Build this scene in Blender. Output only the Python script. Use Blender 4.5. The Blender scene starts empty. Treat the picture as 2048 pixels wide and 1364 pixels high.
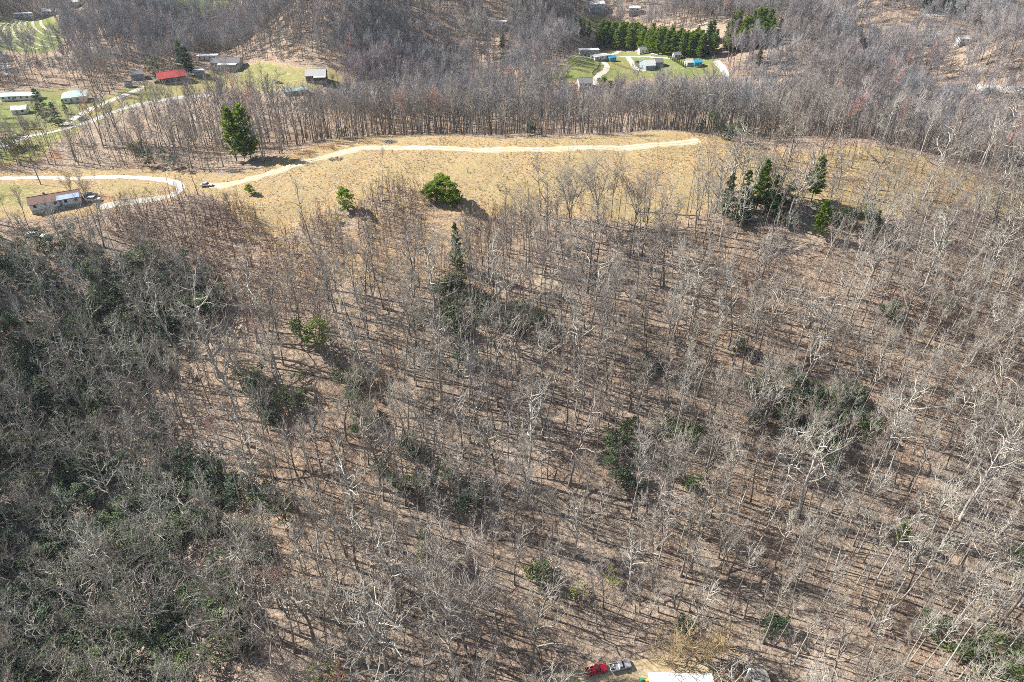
import bpy, math, random, time
import numpy as np
from mathutils import Vector, Matrix

T0 = time.time()
scene = bpy.context.scene
COL = scene.collection
R = math.radians

# ------------------------------------------------------------------ camera, sky, sun
CAM_Z, PITCH, FPX = 165.0, R(35.4), 1365.0          # drone height, look-down angle, focal length in photo pixels
cam_data = bpy.data.cameras.new('camera')
cam_data.sensor_width = 36.0
cam_data.lens = 24.0
cam_data.clip_start = 1.0
cam_data.clip_end = 9000.0
cam = bpy.data.objects.new('camera', cam_data)
cam.location = (0, 0, CAM_Z)
cam.rotation_euler = (math.pi / 2 - PITCH, 0, 0)
COL.objects.link(cam)
scene.camera = cam

SUN_ELEV, SUN_AZ = R(41), R(-74)                     # azimuth from +Y (forward), negative = to the left
world = bpy.data.worlds.new('World')
scene.world = world
world.use_nodes = True
wn = world.node_tree
sky = wn.nodes.new('ShaderNodeTexSky')
sky.sky_type = 'NISHITA'
sky.sun_disc = False
sky.sun_elevation = SUN_ELEV
sky.sun_rotation = SUN_AZ
wn.links.new(sky.outputs[0], wn.nodes['Background'].inputs[0])
wn.nodes['Background'].inputs[1].default_value = 0.06

sun_data = bpy.data.lights.new('sun', 'SUN')
sun_data.energy = 5.0
sun_data.angle = R(0.5)
sun_data.color = (1.0, 0.955, 0.89)
sun = bpy.data.objects.new('sun', sun_data)
sd = Vector((math.sin(SUN_AZ) * math.cos(SUN_ELEV), math.cos(SUN_AZ) * math.cos(SUN_ELEV), math.sin(SUN_ELEV)))
sun.rotation_euler = sd.to_track_quat('Z', 'Y').to_euler()
sun.location = (-200, 100, 400)
COL.objects.link(sun)

vs = scene.view_settings
vs.view_transform = 'Standard'
vs.look = 'None'
vs.gamma = 1.0
vs.exposure = 1.15
vs.use_curve_mapping = False
scene.cycles.use_denoising = False
scene.cycles.filter_width = 0.85
scene.cycles.max_bounces = 3
scene.cycles.diffuse_bounces = 2
scene.cycles.transparent_max_bounces = 4
scene.cycles.volume_bounces = 0
scene.cycles.use_adaptive_sampling = True
scene.cycles.adaptive_threshold = 0.02
scene.cycles.use_light_tree = False
HAZE = 0.00007

# ------------------------------------------------------------------ terrain height
def _profile(pts, win=21):
    ys = np.arange(-400, 3300.0, 1.0)
    p = np.array(pts, float)
    z = np.interp(ys, p[:, 0], p[:, 1])
    k = np.hanning(win + 2)[1:-1]
    k /= k.sum()
    zp = np.pad(z, win // 2, mode='edge')
    return ys, np.convolve(zp, k, mode='valid')

PM = _profile([(-400, -30), (-100, -16), (0, -10), (60, -5), (91, 0), (120, 11), (150, 25), (180, 39), (210, 51), (240, 60),
               (265, 65), (285, 67), (296, 66), (312, 60), (335, 50), (370, 43), (420, 42), (480, 46), (560, 50), (640, 56), (760, 68),
               (900, 84), (1500, 150), (3300, 160)])
PL = _profile([(-400, -30), (-100, -20), (0, -14), (60, -10), (91, -6), (150, 17), (190, 37), (212, 50), (228, 57), (245, 59.5), (300, 60),
               (340, 56), (400, 53), (460, 54), (560, 58), (640, 62), (760, 70), (900, 84), (1500, 150), (3300, 160)])

def sstep(a, b, v):
    t = np.clip((v - a) / (b - a), 0, 1)
    return t * t * (3 - 2 * t)

def gauss(x, y, cx, cy, sx, sy):
    return np.exp(-((x - cx) / sx) ** 2 - ((y - cy) / sy) ** 2)

def height(x, y):
    x = np.asarray(x, float)
    y = np.asarray(y, float)
    zm = np.interp(y, PM[0], PM[1])
    zl = np.interp(y, PL[0], PL[1])
    wl = sstep(-70, -135, x)
    z = zm * (1 - wl) + zl * wl
    r = np.clip(x - 95, 0, 190)
    z = z - 0.00105 * r ** 2 * (1 - sstep(330, 470, y))
    z = z - 9 * gauss(x, y, -118, 135, 45, 60)
    z = z + 2.2 * gauss(x, y, 72, 291, 26, 22) - 1.6 * gauss(x, y, 112, 291, 16, 25) + 1.6 * gauss(x, y, 152, 288, 26, 25)
    z = z - 2.0 * gauss(x, y, -88, 285, 34, 40)
    far = sstep(400, 560, y)
    z = z + far * (5 * np.sin(x * 0.011 + 1.2) * np.cos(y * 0.009) + 3 * np.sin(x * 0.023 - y * 0.017))
    z = z + 26 * gauss(x, y, 400, 640, 170, 170) + 14 * gauss(x, y, -40, 640, 110, 110)
    open_ = 1 - np.clip(gauss(x, y, 110, 495, 85, 60) + gauss(x, y, -260, 405, 150, 75) + gauss(x, y, -360, 530, 70, 60), 0, 1)
    z = z + sstep(360, 470, y) * open_ * (11 * np.sin(x * 0.041 + y * 0.012 + 0.9) + 7 * np.sin(x * 0.019 - y * 0.031 + 2.1))
    z = z + 20 * gauss(x, y, -95, 540, 62, 75) + 12 * gauss(x, y, 250, 470, 60, 50)
    z = z + 0.35 * np.sin(x * 0.21 + 2 * np.sin(y * 0.043)) * np.cos(y * 0.17 + np.sin(x * 0.05)) + 0.8 * np.sin(x * 0.045 + 0.6) * np.sin(y * 0.052)
    return z

CP, SP = math.cos(PITCH), math.sin(PITCH)

def project(x, y, z):
    """photo pixel (2048 x 1364) of a world point"""
    dz = np.asarray(z) - CAM_Z
    d = y * CP - dz * SP
    u = y * SP + dz * CP
    return 1024 + FPX * x / d, 682 - FPX * u / d, d

def at(px, py, y0=20.0, y1=1500.0):
    """ground point under a photo pixel"""
    cx, cy = (px - 1024) / FPX, (682 - py) / FPX
    fy, fz = CP + cy * SP, -SP + cy * CP
    ys = np.arange(y0, y1, 0.5)
    t = ys / fy
    g = CAM_Z + fz * t - height(cx * t, ys)
    hit = np.nonzero(g <= 0)[0]
    i = int(hit[0]) if len(hit) else int(np.argmin(np.abs(g)))
    tt = t[i]
    if len(hit) and i > 0:
        a, b = g[i - 1], g[i]
        tt = t[i - 1] + (t[i] - t[i - 1]) * a / (a - b)
    X, Y = cx * tt, fy * tt
    return Vector((X, Y, float(height(X, Y))))

def at_near(px, py):
    return at(px, py, 20, 306)

def ht(x, y):
    return float(height(x, y))

def tree_height(base, top_py):
    """height of a vertical thing at ground point base whose top shows at photo row top_py"""
    cy = (682 - top_py) / FPX
    # u = cy*d with dz = base.z+h-CAM_Z
    y = base.y
    dz = (cy * y * CP - y * SP) / (CP + cy * SP)
    return dz + CAM_Z - base.z

def wob(x, y, a):
    """shift that makes a straight border straggle"""
    return x + a * (np.sin(y * 0.11 + 1.3) + 0.6 * np.sin(y * 0.31 + x * 0.17)), y + a * (np.sin(x * 0.13 + 0.4) + 0.6 * np.sin(x * 0.29 - y * 0.13))

def inside(poly, x, y):
    x = np.asarray(x, float)
    y = np.asarray(y, float)
    r = np.zeros(x.shape, bool)
    n = len(poly)
    for i in range(n):
        x0, y0 = poly[i]
        x1, y1 = poly[(i + 1) % n]
        if y0 == y1:
            continue
        c = (y0 > y) != (y1 > y)
        r ^= c & (x < (x1 - x0) * (y - y0) / (y1 - y0) + x0)
    return r

def wpoly(pts, near=True):
    f = at_near if near else at
    return [(v.x, v.y) for v in (f(*p) for p in pts)]

# ------------------------------------------------------------------ places read off the photograph (pixels turned into ground polygons)
FIELD = wpoly([(395, 366), (455, 352), (520, 333), (590, 303), (650, 285), (740, 273), (860, 271), (1000, 278), (1150, 275), (1290, 266),
               (1370, 264), (1430, 272), (1510, 293), (1600, 298), (1700, 293), (1790, 300), (1860, 318), (1800, 345), (1700, 335),
               (1560, 330), (1500, 345), (1460, 385), (1400, 425), (1330, 450), (1180, 440), (1080, 420), (1000, 425), (920, 425),
               (850, 385), (780, 365), (720, 400), (640, 425), (560, 470), (500, 430), (430, 400)])
SCRUB = wpoly([(430, 392), (560, 440), (640, 400), (740, 360), (860, 375), (930, 425), (1080, 430), (1010, 480), (930, 560), (800, 600),
               (690, 560), (640, 600), (560, 560), (470, 470)])
YARD = wpoly([(-120, 346), (0, 342), (120, 338), (330, 338), (470, 350), (420, 372), (400, 385), (330, 402), (230, 420), (170, 432), (60, 440),
              (-10, 436), (-120, 440)])
SAPL = wpoly([(180, 440), (330, 405), (430, 392), (500, 430), (600, 500), (650, 560), (640, 640), (560, 660), (470, 640), (420, 600), (330, 520), (230, 480)])
HOLLOW = wpoly([(-150, 470), (60, 478), (200, 492), (330, 525), (400, 600), (405, 650), (350, 740), (330, 840), (360, 880), (440, 940), (500, 1060),
                (545, 1130), (530, 1230), (430, 1364), (380, 1480), (-150, 1480)])
RIGHTW = wpoly([(1380, 560), (1560, 470), (1750, 420), (1900, 400), (2150, 450), (2150, 1000), (1900, 960), (1650, 900), (1500, 760)])
CREST = wpoly([(1440, 285), (1540, 306), (1700, 300), (1850, 322), (1960, 352), (2060, 400), (2060, 440), (1900, 420), (1780, 440), (1660, 430), (1560, 390), (1480, 390)])
OPENBR = wpoly([(1480, 1010), (1700, 960), (1900, 980), (2180, 1020), (2180, 1480), (1460, 1480), (1440, 1300)])
BOTTOM = wpoly([(1090, 1364), (1180, 1322), (1280, 1318), (1420, 1318), (1500, 1325), (1560, 1364), (1600, 1440), (1060, 1440)])
# beyond the ridge
LAWN_L = wpoly([(-30, 300), (0, 275), (60, 258), (120, 238), (190, 205), (250, 170), (330, 160), (420, 140), (520, 120), (600, 132), (690, 148),
                (690, 172), (620, 182), (540, 185), (470, 176), (420, 180), (330, 200), (260, 220), (180, 252), (120, 285), (90, 318), (40, 328), (-30, 332)], False)
LAWN_L2 = wpoly([(-30, 180), (30, 182), (110, 175), (180, 178), (205, 205), (150, 240), (90, 262), (-30, 270)], False)
LAWN_R = wpoly([(1085, 170), (1105, 140), (1140, 112), (1160, 100), (1230, 97), (1300, 97), (1420, 112), (1450, 128), (1452, 160), (1400, 160),
                (1300, 158), (1230, 160), (1180, 170)], False)
LAWN_T = wpoly([(1140, 52), (1160, 26), (1215, 22), (1225, 48), (1185, 66)], False)
ORCH = wpoly([(-30, 45), (40, 36), (95, 33), (120, 60), (128, 82), (110, 104), (40, 104), (-30, 96)], False)
TOPL = wpoly([(300, -30), (330, 22), (350, 34), (395, 30), (430, 18), (480, 12), (470, -30)], False)
TRAILS = []     # (centre line, half width) kept clear of trees

def smooth_line(pts, step=2.0):
    """Catmull-Rom through xy points, resampled"""
    p = [np.array(q[:2], float) for q in pts]
    p = [2 * p[0] - p[1]] + p + [2 * p[-1] - p[-2]]
    out = []
    for i in range(1, len(p) - 2):
        a, b, c, d = p[i - 1:i + 3]
        n = max(2, int(np.linalg.norm(c - b) / step))
        for k in range(n):
            t = k / n
            out.append(0.5 * (2 * b + (c - a) * t + (2 * a - 5 * b + 4 * c - d) * t * t + (3 * b - a - 3 * c + d) * t ** 3))
    out.append(p[-2])
    return np.array(out)

def line_dist(line, x, y):
    best = np.full(np.shape(x), 1e9)
    for i in range(len(line) - 1):
        ax, ay = line[i]
        bx, by = line[i + 1]
        dx, dy = bx - ax, by - ay
        L = dx * dx + dy * dy + 1e-9
        t = np.clip(((x - ax) * dx + (y - ay) * dy) / L, 0, 1)
        best = np.minimum(best, np.hypot(x - ax - t * dx, y - ay - t * dy))
    return best

def px_line(pts, near=True, step=2.0):
    f = at_near if near else at
    return smooth_line([f(*p) for p in pts], step)

ROADS = {   # name: (line, width, material key)
    'gravel_driveway': (px_line([(-90, 359), (0, 357), (100, 356), (200, 354.5), (280, 356), (330, 361), (360, 371), (357, 384), (330, 394),
                                 (280, 402), (235, 408), (200, 414)]), 3.6, 'gravel'),
    'farm_track': (px_line([(420, 373), (480, 364), (560, 341), (630, 320), (700, 302), (760, 295), (880, 296), (1000, 299), (1200, 296), (1320, 289),
                            (1400, 281)]), 3.4, 'track'),
    'lower_driveway': (px_line([(1060, 1400), (1110, 1372), (1160, 1352), (1215, 1345), (1280, 1338), (1330, 1334), (1420, 1334)]), 4.2, 'worn_grass'),
    'valley_lane': (px_line([(-40, 300), (20, 287), (60, 272), (130, 258), (190, 240), (262, 214), (330, 200), (420, 190)], False), 5.5, 'lane'),
    'house_drive': (px_line([(130, 250), (165, 228), (215, 205), (250, 190), (290, 172)], False), 4.2, 'gravel'),
    'village_lane': (px_line([(1140, 111), (1180, 116), (1210, 127), (1212, 140), (1195, 155), (1184, 172)], False), 4.0, 'gravel'),
    'upper_drive': (px_line([(1222, 110), (1238, 102), (1250, 98)], False), 4.0, 'gravel'),
    'middle_drive': (px_line([(1215, 112), (1255, 113), (1300, 114), (1345, 117)], False), 3.5, 'gravel'),
    'curved_drive': (px_line([(1256, 114), (1264, 126), (1274, 138), (1290, 142)], False), 3.6, 'gravel'),
    'east_road': (px_line([(1432, 122), (1444, 135), (1452, 150), (1458, 175)], False), 5.0, 'lane'),
    'creek_road': (px_line([(2100, 182), (2000, 178), (1940, 172), (1895, 172), (1898, 190), (1870, 215), (1848, 245)], False), 4.5, 'lane'),
    'hill_road': (px_line([(1850, 32), (1900, 30), (1960, 28)], False), 5.0, 'lane'),
    'orchard_road': (px_line([(-40, 92), (0, 104), (8, 122), (14, 150)], False), 4.0, 'lane'),
}

# ------------------------------------------------------------------ materials
MATS = {}

def new_mat(name):
    m = bpy.data.materials.new(name)
    m.use_nodes = True
    nt = m.node_tree
    b = nt.nodes['Principled BSDF']
    b.inputs['Roughness'].default_value = 0.85
    b.inputs['Specular IOR Level'].default_value = 0.2
    MATS[name] = m
    return m, nt, b

def nd(nt, kind, **kw):
    n = nt.nodes.new(kind)
    for k, v in kw.items():
        setattr(n, k, v)
    return n

def noise(nt, scale, detail=3, rough=0.55, coord=None):
    n = nd(nt, 'ShaderNodeTexNoise')
    n.inputs['Scale'].default_value = scale
    n.inputs['Detail'].default_value = detail
    n.inputs['Roughness'].default_value = rough
    if coord is None:
        coord = nd(nt, 'ShaderNodeTexCoord').outputs['Object']
    nt.links.new(coord, n.inputs['Vector'])
    return n.outputs['Fac']

def ramp(nt, fac, stops, interp='LINEAR'):
    r = nd(nt, 'ShaderNodeValToRGB')
    cr = r.color_ramp
    cr.interpolation = interp
    while len(cr.elements) < len(stops):
        cr.elements.new(0.5)
    for e, (p, c) in zip(cr.elements, stops):
        e.position = p
        e.color = tuple(c) + (1,) if len(c) == 3 else c
    nt.links.new(fac, r.inputs[0])
    return r.outputs[0]

def mix(nt, fac, a, b, mode='MIX'):
    m = nd(nt, 'ShaderNodeMix', data_type='RGBA', blend_type=mode)
    for sock, v in ((m.inputs[0], fac), (m.inputs[6], a), (m.inputs[7], b)):
        if isinstance(v, (int, float)):
            sock.default_value = v
        elif isinstance(v, (tuple, list)):
            sock.default_value = tuple(v) + (1,) if len(v) == 3 else v
        else:
            nt.links.new(v, sock)
    return m.outputs[2]

def math_n(nt, op, a, b=0.5, clamp=False):
    m = nd(nt, 'ShaderNodeMath', operation=op, use_clamp=clamp)
    for i, v in enumerate((a, b)):
        if isinstance(v, (int, float)):
            m.inputs[i].default_value = v
        else:
            nt.links.new(v, m.inputs[i])
    return m.outputs[0]

def bump(nt, b, fac, strength, dist):
    n = nd(nt, 'ShaderNodeBump')
    n.inputs['Strength'].default_value = strength
    n.inputs['Distance'].default_value = dist
    nt.links.new(fac, n.inputs['Height'])
    nt.links.new(n.outputs[0], b.inputs['Normal'])

def plain(name, col, rough=0.7, var=0.18, scale=3.0, metal=0.0, spec=0.3):
    """painted or weathered surface: base colour broken by two scales of noise"""
    m, nt, b = new_mat(name)
    f = noise(nt, scale, 4, 0.65)
    lo = tuple(c * (1 - var) for c in col)
    hi = tuple(min(1, c * (1 + var)) for c in col)
    c1 = ramp(nt, f, [(0.3, lo), (0.7, hi)])
    f2 = noise(nt, scale * 0.23, 3)
    nt.links.new(mix(nt, math_n(nt, 'MULTIPLY', f2, 0.35), c1, tuple(c * 0.75 for c in col)), b.inputs['Base Color'])
    b.inputs['Roughness'].default_value = rough
    b.inputs['Metallic'].default_value = metal
    b.inputs['Specular IOR Level'].default_value = spec
    return m

# ground: the cover attribute says what grows there (R dry meadow, G mown lawn, B bare soil)
m, nt, b = new_mat('ground')
co = nd(nt, 'ShaderNodeTexCoord').outputs['Object']
fine = noise(nt, 3.2, 5, 0.75, co)
mid = noise(nt, 0.35, 4, 0.6, co)
clod = noise(nt, 0.95, 5, 0.7, co)
big = noise(nt, 0.045, 3, 0.55, co)
litter = ramp(nt, fine, [(0.36, (0.07, 0.05, 0.036)), (0.46, (0.25, 0.195, 0.15)), (0.57, (0.42, 0.34, 0.27)), (0.68, (0.62, 0.54, 0.45))])
litter = mix(nt, ramp(nt, mid, [(0.44, (0, 0, 0)), (0.64, (0.6,) * 3)]), litter, (0.32, 0.24, 0.18))
litter = mix(nt, ramp(nt, big, [(0.45, (0, 0, 0)), (0.65, (0.45,) * 3)]), litter, (0.46, 0.375, 0.29))
litter = mix(nt, 1.0, litter, ramp(nt, clod, [(0.36, (0.38, 0.35, 0.33)), (0.5, (1.0, 1.0, 1.0)), (0.64, (1.3, 1.27, 1.2))]), 'MULTIPLY')
rust = ramp(nt, noise(nt, 0.018, 3, 0.6, co), [(0.46, (0, 0, 0)), (0.62, (0.6,) * 3)])
litter = mix(nt, rust, litter, mix(nt, 1.0, litter, (1.06, 0.92, 0.80), 'MULTIPLY'))
grass = ramp(nt, fine, [(0.35, (0.10, 0.08, 0.04)), (0.45, (0.34, 0.255, 0.15)), (0.57, (0.47, 0.375, 0.23)), (0.70, (0.58, 0.51, 0.37))])
grass = mix(nt, 1.0, grass, ramp(nt, clod, [(0.36, (0.5, 0.47, 0.42)), (0.5, (1.0, 1.0, 1.0)), (0.66, (1.22, 1.2, 1.15))]), 'MULTIPLY')
grass = mix(nt, ramp(nt, mid, [(0.47, (0, 0, 0)), (0.66, (0.65,) * 3)]), grass, (0.46, 0.285, 0.11))
grass = mix(nt, ramp(nt, big, [(0.44, (0, 0, 0)), (0.60, (0.6,) * 3)]), grass, (0.36, 0.29, 0.15))
lawn = ramp(nt, fine, [(0.35, (0.095, 0.115, 0.03)), (0.55, (0.19, 0.22, 0.065)), (0.7, (0.33, 0.33, 0.13))])
lawn = mix(nt, ramp(nt, mid, [(0.45, (0, 0, 0)), (0.65, (0.7,) * 3)]), lawn, (0.32, 0.29, 0.13))
lawn = mix(nt, ramp(nt, big, [(0.46, (0, 0, 0)), (0.58, (0.55,) * 3)]), lawn, (0.13, 0.21, 0.04))
soil = ramp(nt, fine, [(0.35, (0.22, 0.11, 0.055)), (0.65, (0.48, 0.30, 0.18))])
att = nd(nt, 'ShaderNodeAttribute', attribute_name='cover')
sep = nd(nt, 'ShaderNodeSeparateColor')
nt.links.new(att.outputs['Color'], sep.inputs[0])
def edge(ch, lo=0.35, hi=0.65):
    w = math_n(nt, 'ADD', ch, math_n(nt, 'MULTIPLY', math_n(nt, 'SUBTRACT', mid, 0.5), 0.9))
    mr = nd(nt, 'ShaderNodeMapRange', interpolation_type='SMOOTHSTEP')
    nt.links.new(w, mr.inputs[0])
    mr.inputs[1].default_value = lo
    mr.inputs[2].default_value = hi
    return mr.outputs[0]
c = mix(nt, edge(sep.outputs[0]), litter, grass)
c = mix(nt, edge(sep.outputs[1]), c, lawn)
c = mix(nt, edge(sep.outputs[2]), c, soil)
nt.links.new(c, b.inputs['Base Color'])
b.inputs['Roughness'].default_value = 0.95
b.inputs['Specular IOR Level'].default_value = 0.05
bump(nt, b, math_n(nt, 'ADD', fine, mid), 0.9, 0.35)

def road_mat(name, lo, hi, rut):
    m, nt, b = new_mat(name)
    co = nd(nt, 'ShaderNodeTexCoord').outputs['Object']
    f = noise(nt, 2.2, 5, 0.7, co)
    g = noise(nt, 0.25, 3, 0.6, co)
    c = ramp(nt, f, [(0.35, lo), (0.65, hi)])
    c = mix(nt, ramp(nt, g, [(0.45, (0, 0, 0)), (0.7, (0.55,) * 3)]), c, rut)
    nt.links.new(c, b.inputs['Base Color'])
    b.inputs['Roughness'].default_value = 0.95
    bump(nt, b, f, 0.5, 0.08)

road_mat('gravel', (0.38, 0.345, 0.29), (0.60, 0.565, 0.50), (0.44, 0.38, 0.29))
road_mat('track', (0.47, 0.40, 0.28), (0.68, 0.60, 0.46), (0.45, 0.36, 0.22))
road_mat('worn_grass', (0.36, 0.28, 0.16), (0.55, 0.46, 0.30), (0.42, 0.30, 0.16))
road_mat('lane', (0.36, 0.35, 0.33), (0.52, 0.50, 0.47), (0.40, 0.375, 0.33))

def bark_mat(name, cols, fine_lo=0.7, lichen=None):
    """bark: each tree picks its own tone, the surface is broken along the stem"""
    m, nt, b = new_mat(name)
    oi = nd(nt, 'ShaderNodeObjectInfo').outputs['Random']
    n = len(cols)
    c = ramp(nt, oi, [(i / max(1, n - 1), col) for i, col in enumerate(cols)])
    co = nd(nt, 'ShaderNodeTexCoord').outputs['Object']
    f = noise(nt, 1.6, 4, 0.7, co)
    c = mix(nt, 1.0, c, ramp(nt, f, [(0.3, (fine_lo,) * 3), (0.7, (1.15,) * 3)]), 'MULTIPLY')
    if lichen:
        g = noise(nt, 0.8, 2, 0.5, co)
        c = mix(nt, ramp(nt, g, [(0.5, (0, 0, 0)), (0.68, (0.6,) * 3)]), c, lichen)
    nt.links.new(c, b.inputs['Base Color'])
    b.inputs['Roughness'].default_value = 0.9
    b.inputs['Specular IOR Level'].default_value = 0.1

bark_mat('bark_grey', [(0.15, 0.125, 0.105), (0.25, 0.225, 0.20), (0.19, 0.165, 0.14), (0.31, 0.285, 0.25), (0.17, 0.14, 0.12)], 0.6, (0.33, 0.34, 0.30))
bark_mat('twig_grey', [(0.25, 0.225, 0.205), (0.34, 0.315, 0.285), (0.27, 0.235, 0.215), (0.38, 0.36, 0.33), (0.30, 0.28, 0.24), (0.30, 0.26, 0.25)], 0.8)
bark_mat('twig_far', [(0.25, 0.24, 0.26), (0.31, 0.30, 0.305), (0.28, 0.255, 0.265), (0.34, 0.335, 0.34), (0.30, 0.285, 0.28)], 0.85)
def zone_tint(name, cols, scale=0.011):
    """tone that drifts from one part of the woods to another, by where the tree stands"""
    nt = MATS[name].node_tree
    b = nt.nodes['Principled BSDF']
    src = b.inputs['Base Color'].links[0].from_socket
    n = noise(nt, scale, 3, 0.6, nd(nt, 'ShaderNodeObjectInfo').outputs['Location'])
    t = ramp(nt, n, [(0.32 + 0.36 * i / (len(cols) - 1), c) for i, c in enumerate(cols)])
    nt.links.new(mix(nt, 1.0, src, t, 'MULTIPLY'), b.inputs['Base Color'])

bark_mat('bark_pale', [(0.42, 0.395, 0.35), (0.54, 0.515, 0.47), (0.38, 0.345, 0.30), (0.48, 0.465, 0.42)], 0.6, (0.24, 0.205, 0.17))
bark_mat('twig_pale', [(0.36, 0.335, 0.28), (0.44, 0.415, 0.36), (0.335, 0.30, 0.25), (0.40, 0.39, 0.345)], 0.75)
bark_mat('twig_red', [(0.47, 0.275, 0.235), (0.50, 0.31, 0.26), (0.45, 0.24, 0.21)], 0.85)
bark_mat('twig_gold', [(0.36, 0.27, 0.15), (0.38, 0.29, 0.17), (0.33, 0.24, 0.13)], 0.8)
bark_mat('bark_sapling', [(0.19, 0.125, 0.105), (0.225, 0.155, 0.13), (0.17, 0.115, 0.105), (0.25, 0.185, 0.155)], 0.75)
bark_mat('bark_dark', [(0.10, 0.08, 0.065), (0.14, 0.115, 0.095)], 0.7)

zone_tint('twig_far', [(0.70, 0.66, 0.72), (1.12, 1.02, 0.98), (0.80, 0.86, 0.88), (1.25, 1.18, 1.10), (0.75, 0.70, 0.68), (1.05, 1.08, 0.95)], 0.012)
zone_tint('twig_grey', [(0.80, 0.72, 0.68), (1.05, 1.04, 1.03), (0.90, 0.85, 0.80), (1.12, 1.12, 1.05), (0.82, 0.76, 0.74)], 0.022)

def leaf_mat(name, cols, trans=0.25, rough=0.55, spec=0.35):
    m, nt, b = new_mat(name)
    oi = nd(nt, 'ShaderNodeObjectInfo').outputs['Random']
    geo = nd(nt, 'ShaderNodeNewGeometry').outputs['Random Per Island']
    n = len(cols)
    c = ramp(nt, oi, [(i / max(1, n - 1), col) for i, col in enumerate(cols)])
    c = mix(nt, 1.0, c, ramp(nt, geo, [(0.0, (0.55, 0.58, 0.55)), (0.5, (1.0, 1.0, 1.0)), (1.0, (1.5, 1.45, 1.25))]), 'MULTIPLY')
    nt.links.new(c, b.inputs['Base Color'])
    b.inputs['Roughness'].default_value = rough
    b.inputs['Specular IOR Level'].default_value = spec
    tr = nd(nt, 'ShaderNodeBsdfTranslucent')
    nt.links.new(c, tr.inputs['Color'])
    ms = nd(nt, 'ShaderNodeMixShader')
    ms.inputs[0].default_value = trans
    nt.links.new(b.outputs[0], ms.inputs[1])
    nt.links.new(tr.outputs[0], ms.inputs[2])
    nt.links.new(ms.outputs[0], nt.nodes['Material Output'].inputs[0])

leaf_mat('needles_bright', [(0.18, 0.27, 0.026), (0.21, 0.295, 0.035), (0.15, 0.24, 0.03)], 0.5, 0.6, 0.15)
leaf_mat('needles_dark', [(0.06, 0.125, 0.04), (0.085, 0.155, 0.045), (0.065, 0.13, 0.06)], 0.4, 0.6, 0.15)
leaf_mat('leaves_laurel', [(0.07, 0.105, 0.062), (0.09, 0.135, 0.056), (0.075, 0.108, 0.078), (0.12, 0.165, 0.05)], 0.2, 0.55, 0.2)
leaf_mat('leaves_yellow', [(0.19, 0.22, 0.05), (0.15, 0.20, 0.05)])
leaf_mat('leaves_new', [(0.20, 0.25, 0.06), (0.26, 0.29, 0.08)])
leaf_mat('petals_white', [(0.6, 0.62, 0.55)], 0.2)
leaf_mat('dry_grass', [(0.55, 0.45, 0.25), (0.62, 0.52, 0.31), (0.56, 0.40, 0.19), (0.48, 0.41, 0.23)], 0.3, 0.9, 0.05)

plain('white_siding', (0.74, 0.74, 0.72), 0.6, 0.08)
plain('white_metal_roof', (0.70, 0.72, 0.72), 0.45, 0.10, 0.8)
plain('pale_green_roof', (0.45, 0.58, 0.52), 0.5, 0.12, 0.8)
plain('teal_roof', (0.30, 0.44, 0.42), 0.6, 0.15, 0.9)
plain('brown_shingle', (0.20, 0.125, 0.10), 0.9, 0.25, 1.4)
plain('grey_shingle', (0.17, 0.17, 0.175), 0.9, 0.22, 1.4)
plain('light_shingle', (0.46, 0.45, 0.43), 0.85, 0.15, 1.4)
plain('red_metal_roof', (0.46, 0.07, 0.065), 0.5, 0.22, 0.5)
plain('pink_metal_roof', (0.62, 0.34, 0.32), 0.5, 0.2, 0.5)
plain('tarp_blue', (0.36, 0.46, 0.62), 0.45, 0.18, 0.9)
plain('blue_paint', (0.04, 0.30, 0.48), 0.5, 0.15, 1.0)
plain('blue_siding', (0.24, 0.33, 0.42), 0.6, 0.1)
plain('grey_siding', (0.40, 0.40, 0.39), 0.7, 0.1)
plain('dark_wood', (0.10, 0.07, 0.05), 0.9, 0.25, 2.0)
plain('brick', (0.30, 0.15, 0.11), 0.9, 0.2, 3.0)
plain('weathered_wood', (0.30, 0.27, 0.235), 0.9, 0.25, 2.0)
plain('concrete', (0.42, 0.41, 0.39), 0.9, 0.12)
plain('glass_dark', (0.025, 0.03, 0.035), 0.08, 0.1, 2.0, 0.0, 0.6)
plain('car_white', (0.74, 0.75, 0.76), 0.25, 0.03, 1.0, 0.0, 0.5)
plain('car_silver', (0.50, 0.51, 0.51), 0.3, 0.05, 1.0, 0.5, 0.5)
plain('car_red', (0.42, 0.012, 0.03), 0.22, 0.06, 1.0, 0.0, 0.5)
plain('car_black', (0.02, 0.021, 0.024), 0.25, 0.1, 1.0, 0.0, 0.5)
plain('car_blue', (0.05, 0.09, 0.15), 0.25, 0.1, 1.0, 0.0, 0.5)
plain('tyre', (0.018, 0.018, 0.018), 0.9, 0.1)
plain('steel', (0.45, 0.45, 0.46), 0.4, 0.15, 2.0, 0.6)
plain('lamp_glass', (0.75, 0.74, 0.7), 0.2, 0.05)
plain('lamp_red', (0.35, 0.02, 0.015), 0.3, 0.05)
plain('green_plastic', (0.03, 0.30, 0.16), 0.4, 0.1)
plain('yellow_plastic', (0.60, 0.45, 0.03), 0.4, 0.1)
plain('mulch', (0.37, 0.34, 0.25), 0.95, 0.25, 1.2)

# ------------------------------------------------------------------ mesh helpers
def new_mesh(name, V, F, mats, midx=None, smooth=False):
    me = bpy.data.meshes.new(name)
    me.from_pydata([tuple(v) for v in V], [], F)
    for k in mats:
        me.materials.append(MATS[k])
    if midx is not None:
        me.polygons.foreach_set('material_index', np.array(midx, np.int32))
    if smooth:
        me.polygons.foreach_set('use_smooth', np.ones(len(F), bool))
    me.update()
    return me

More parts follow.
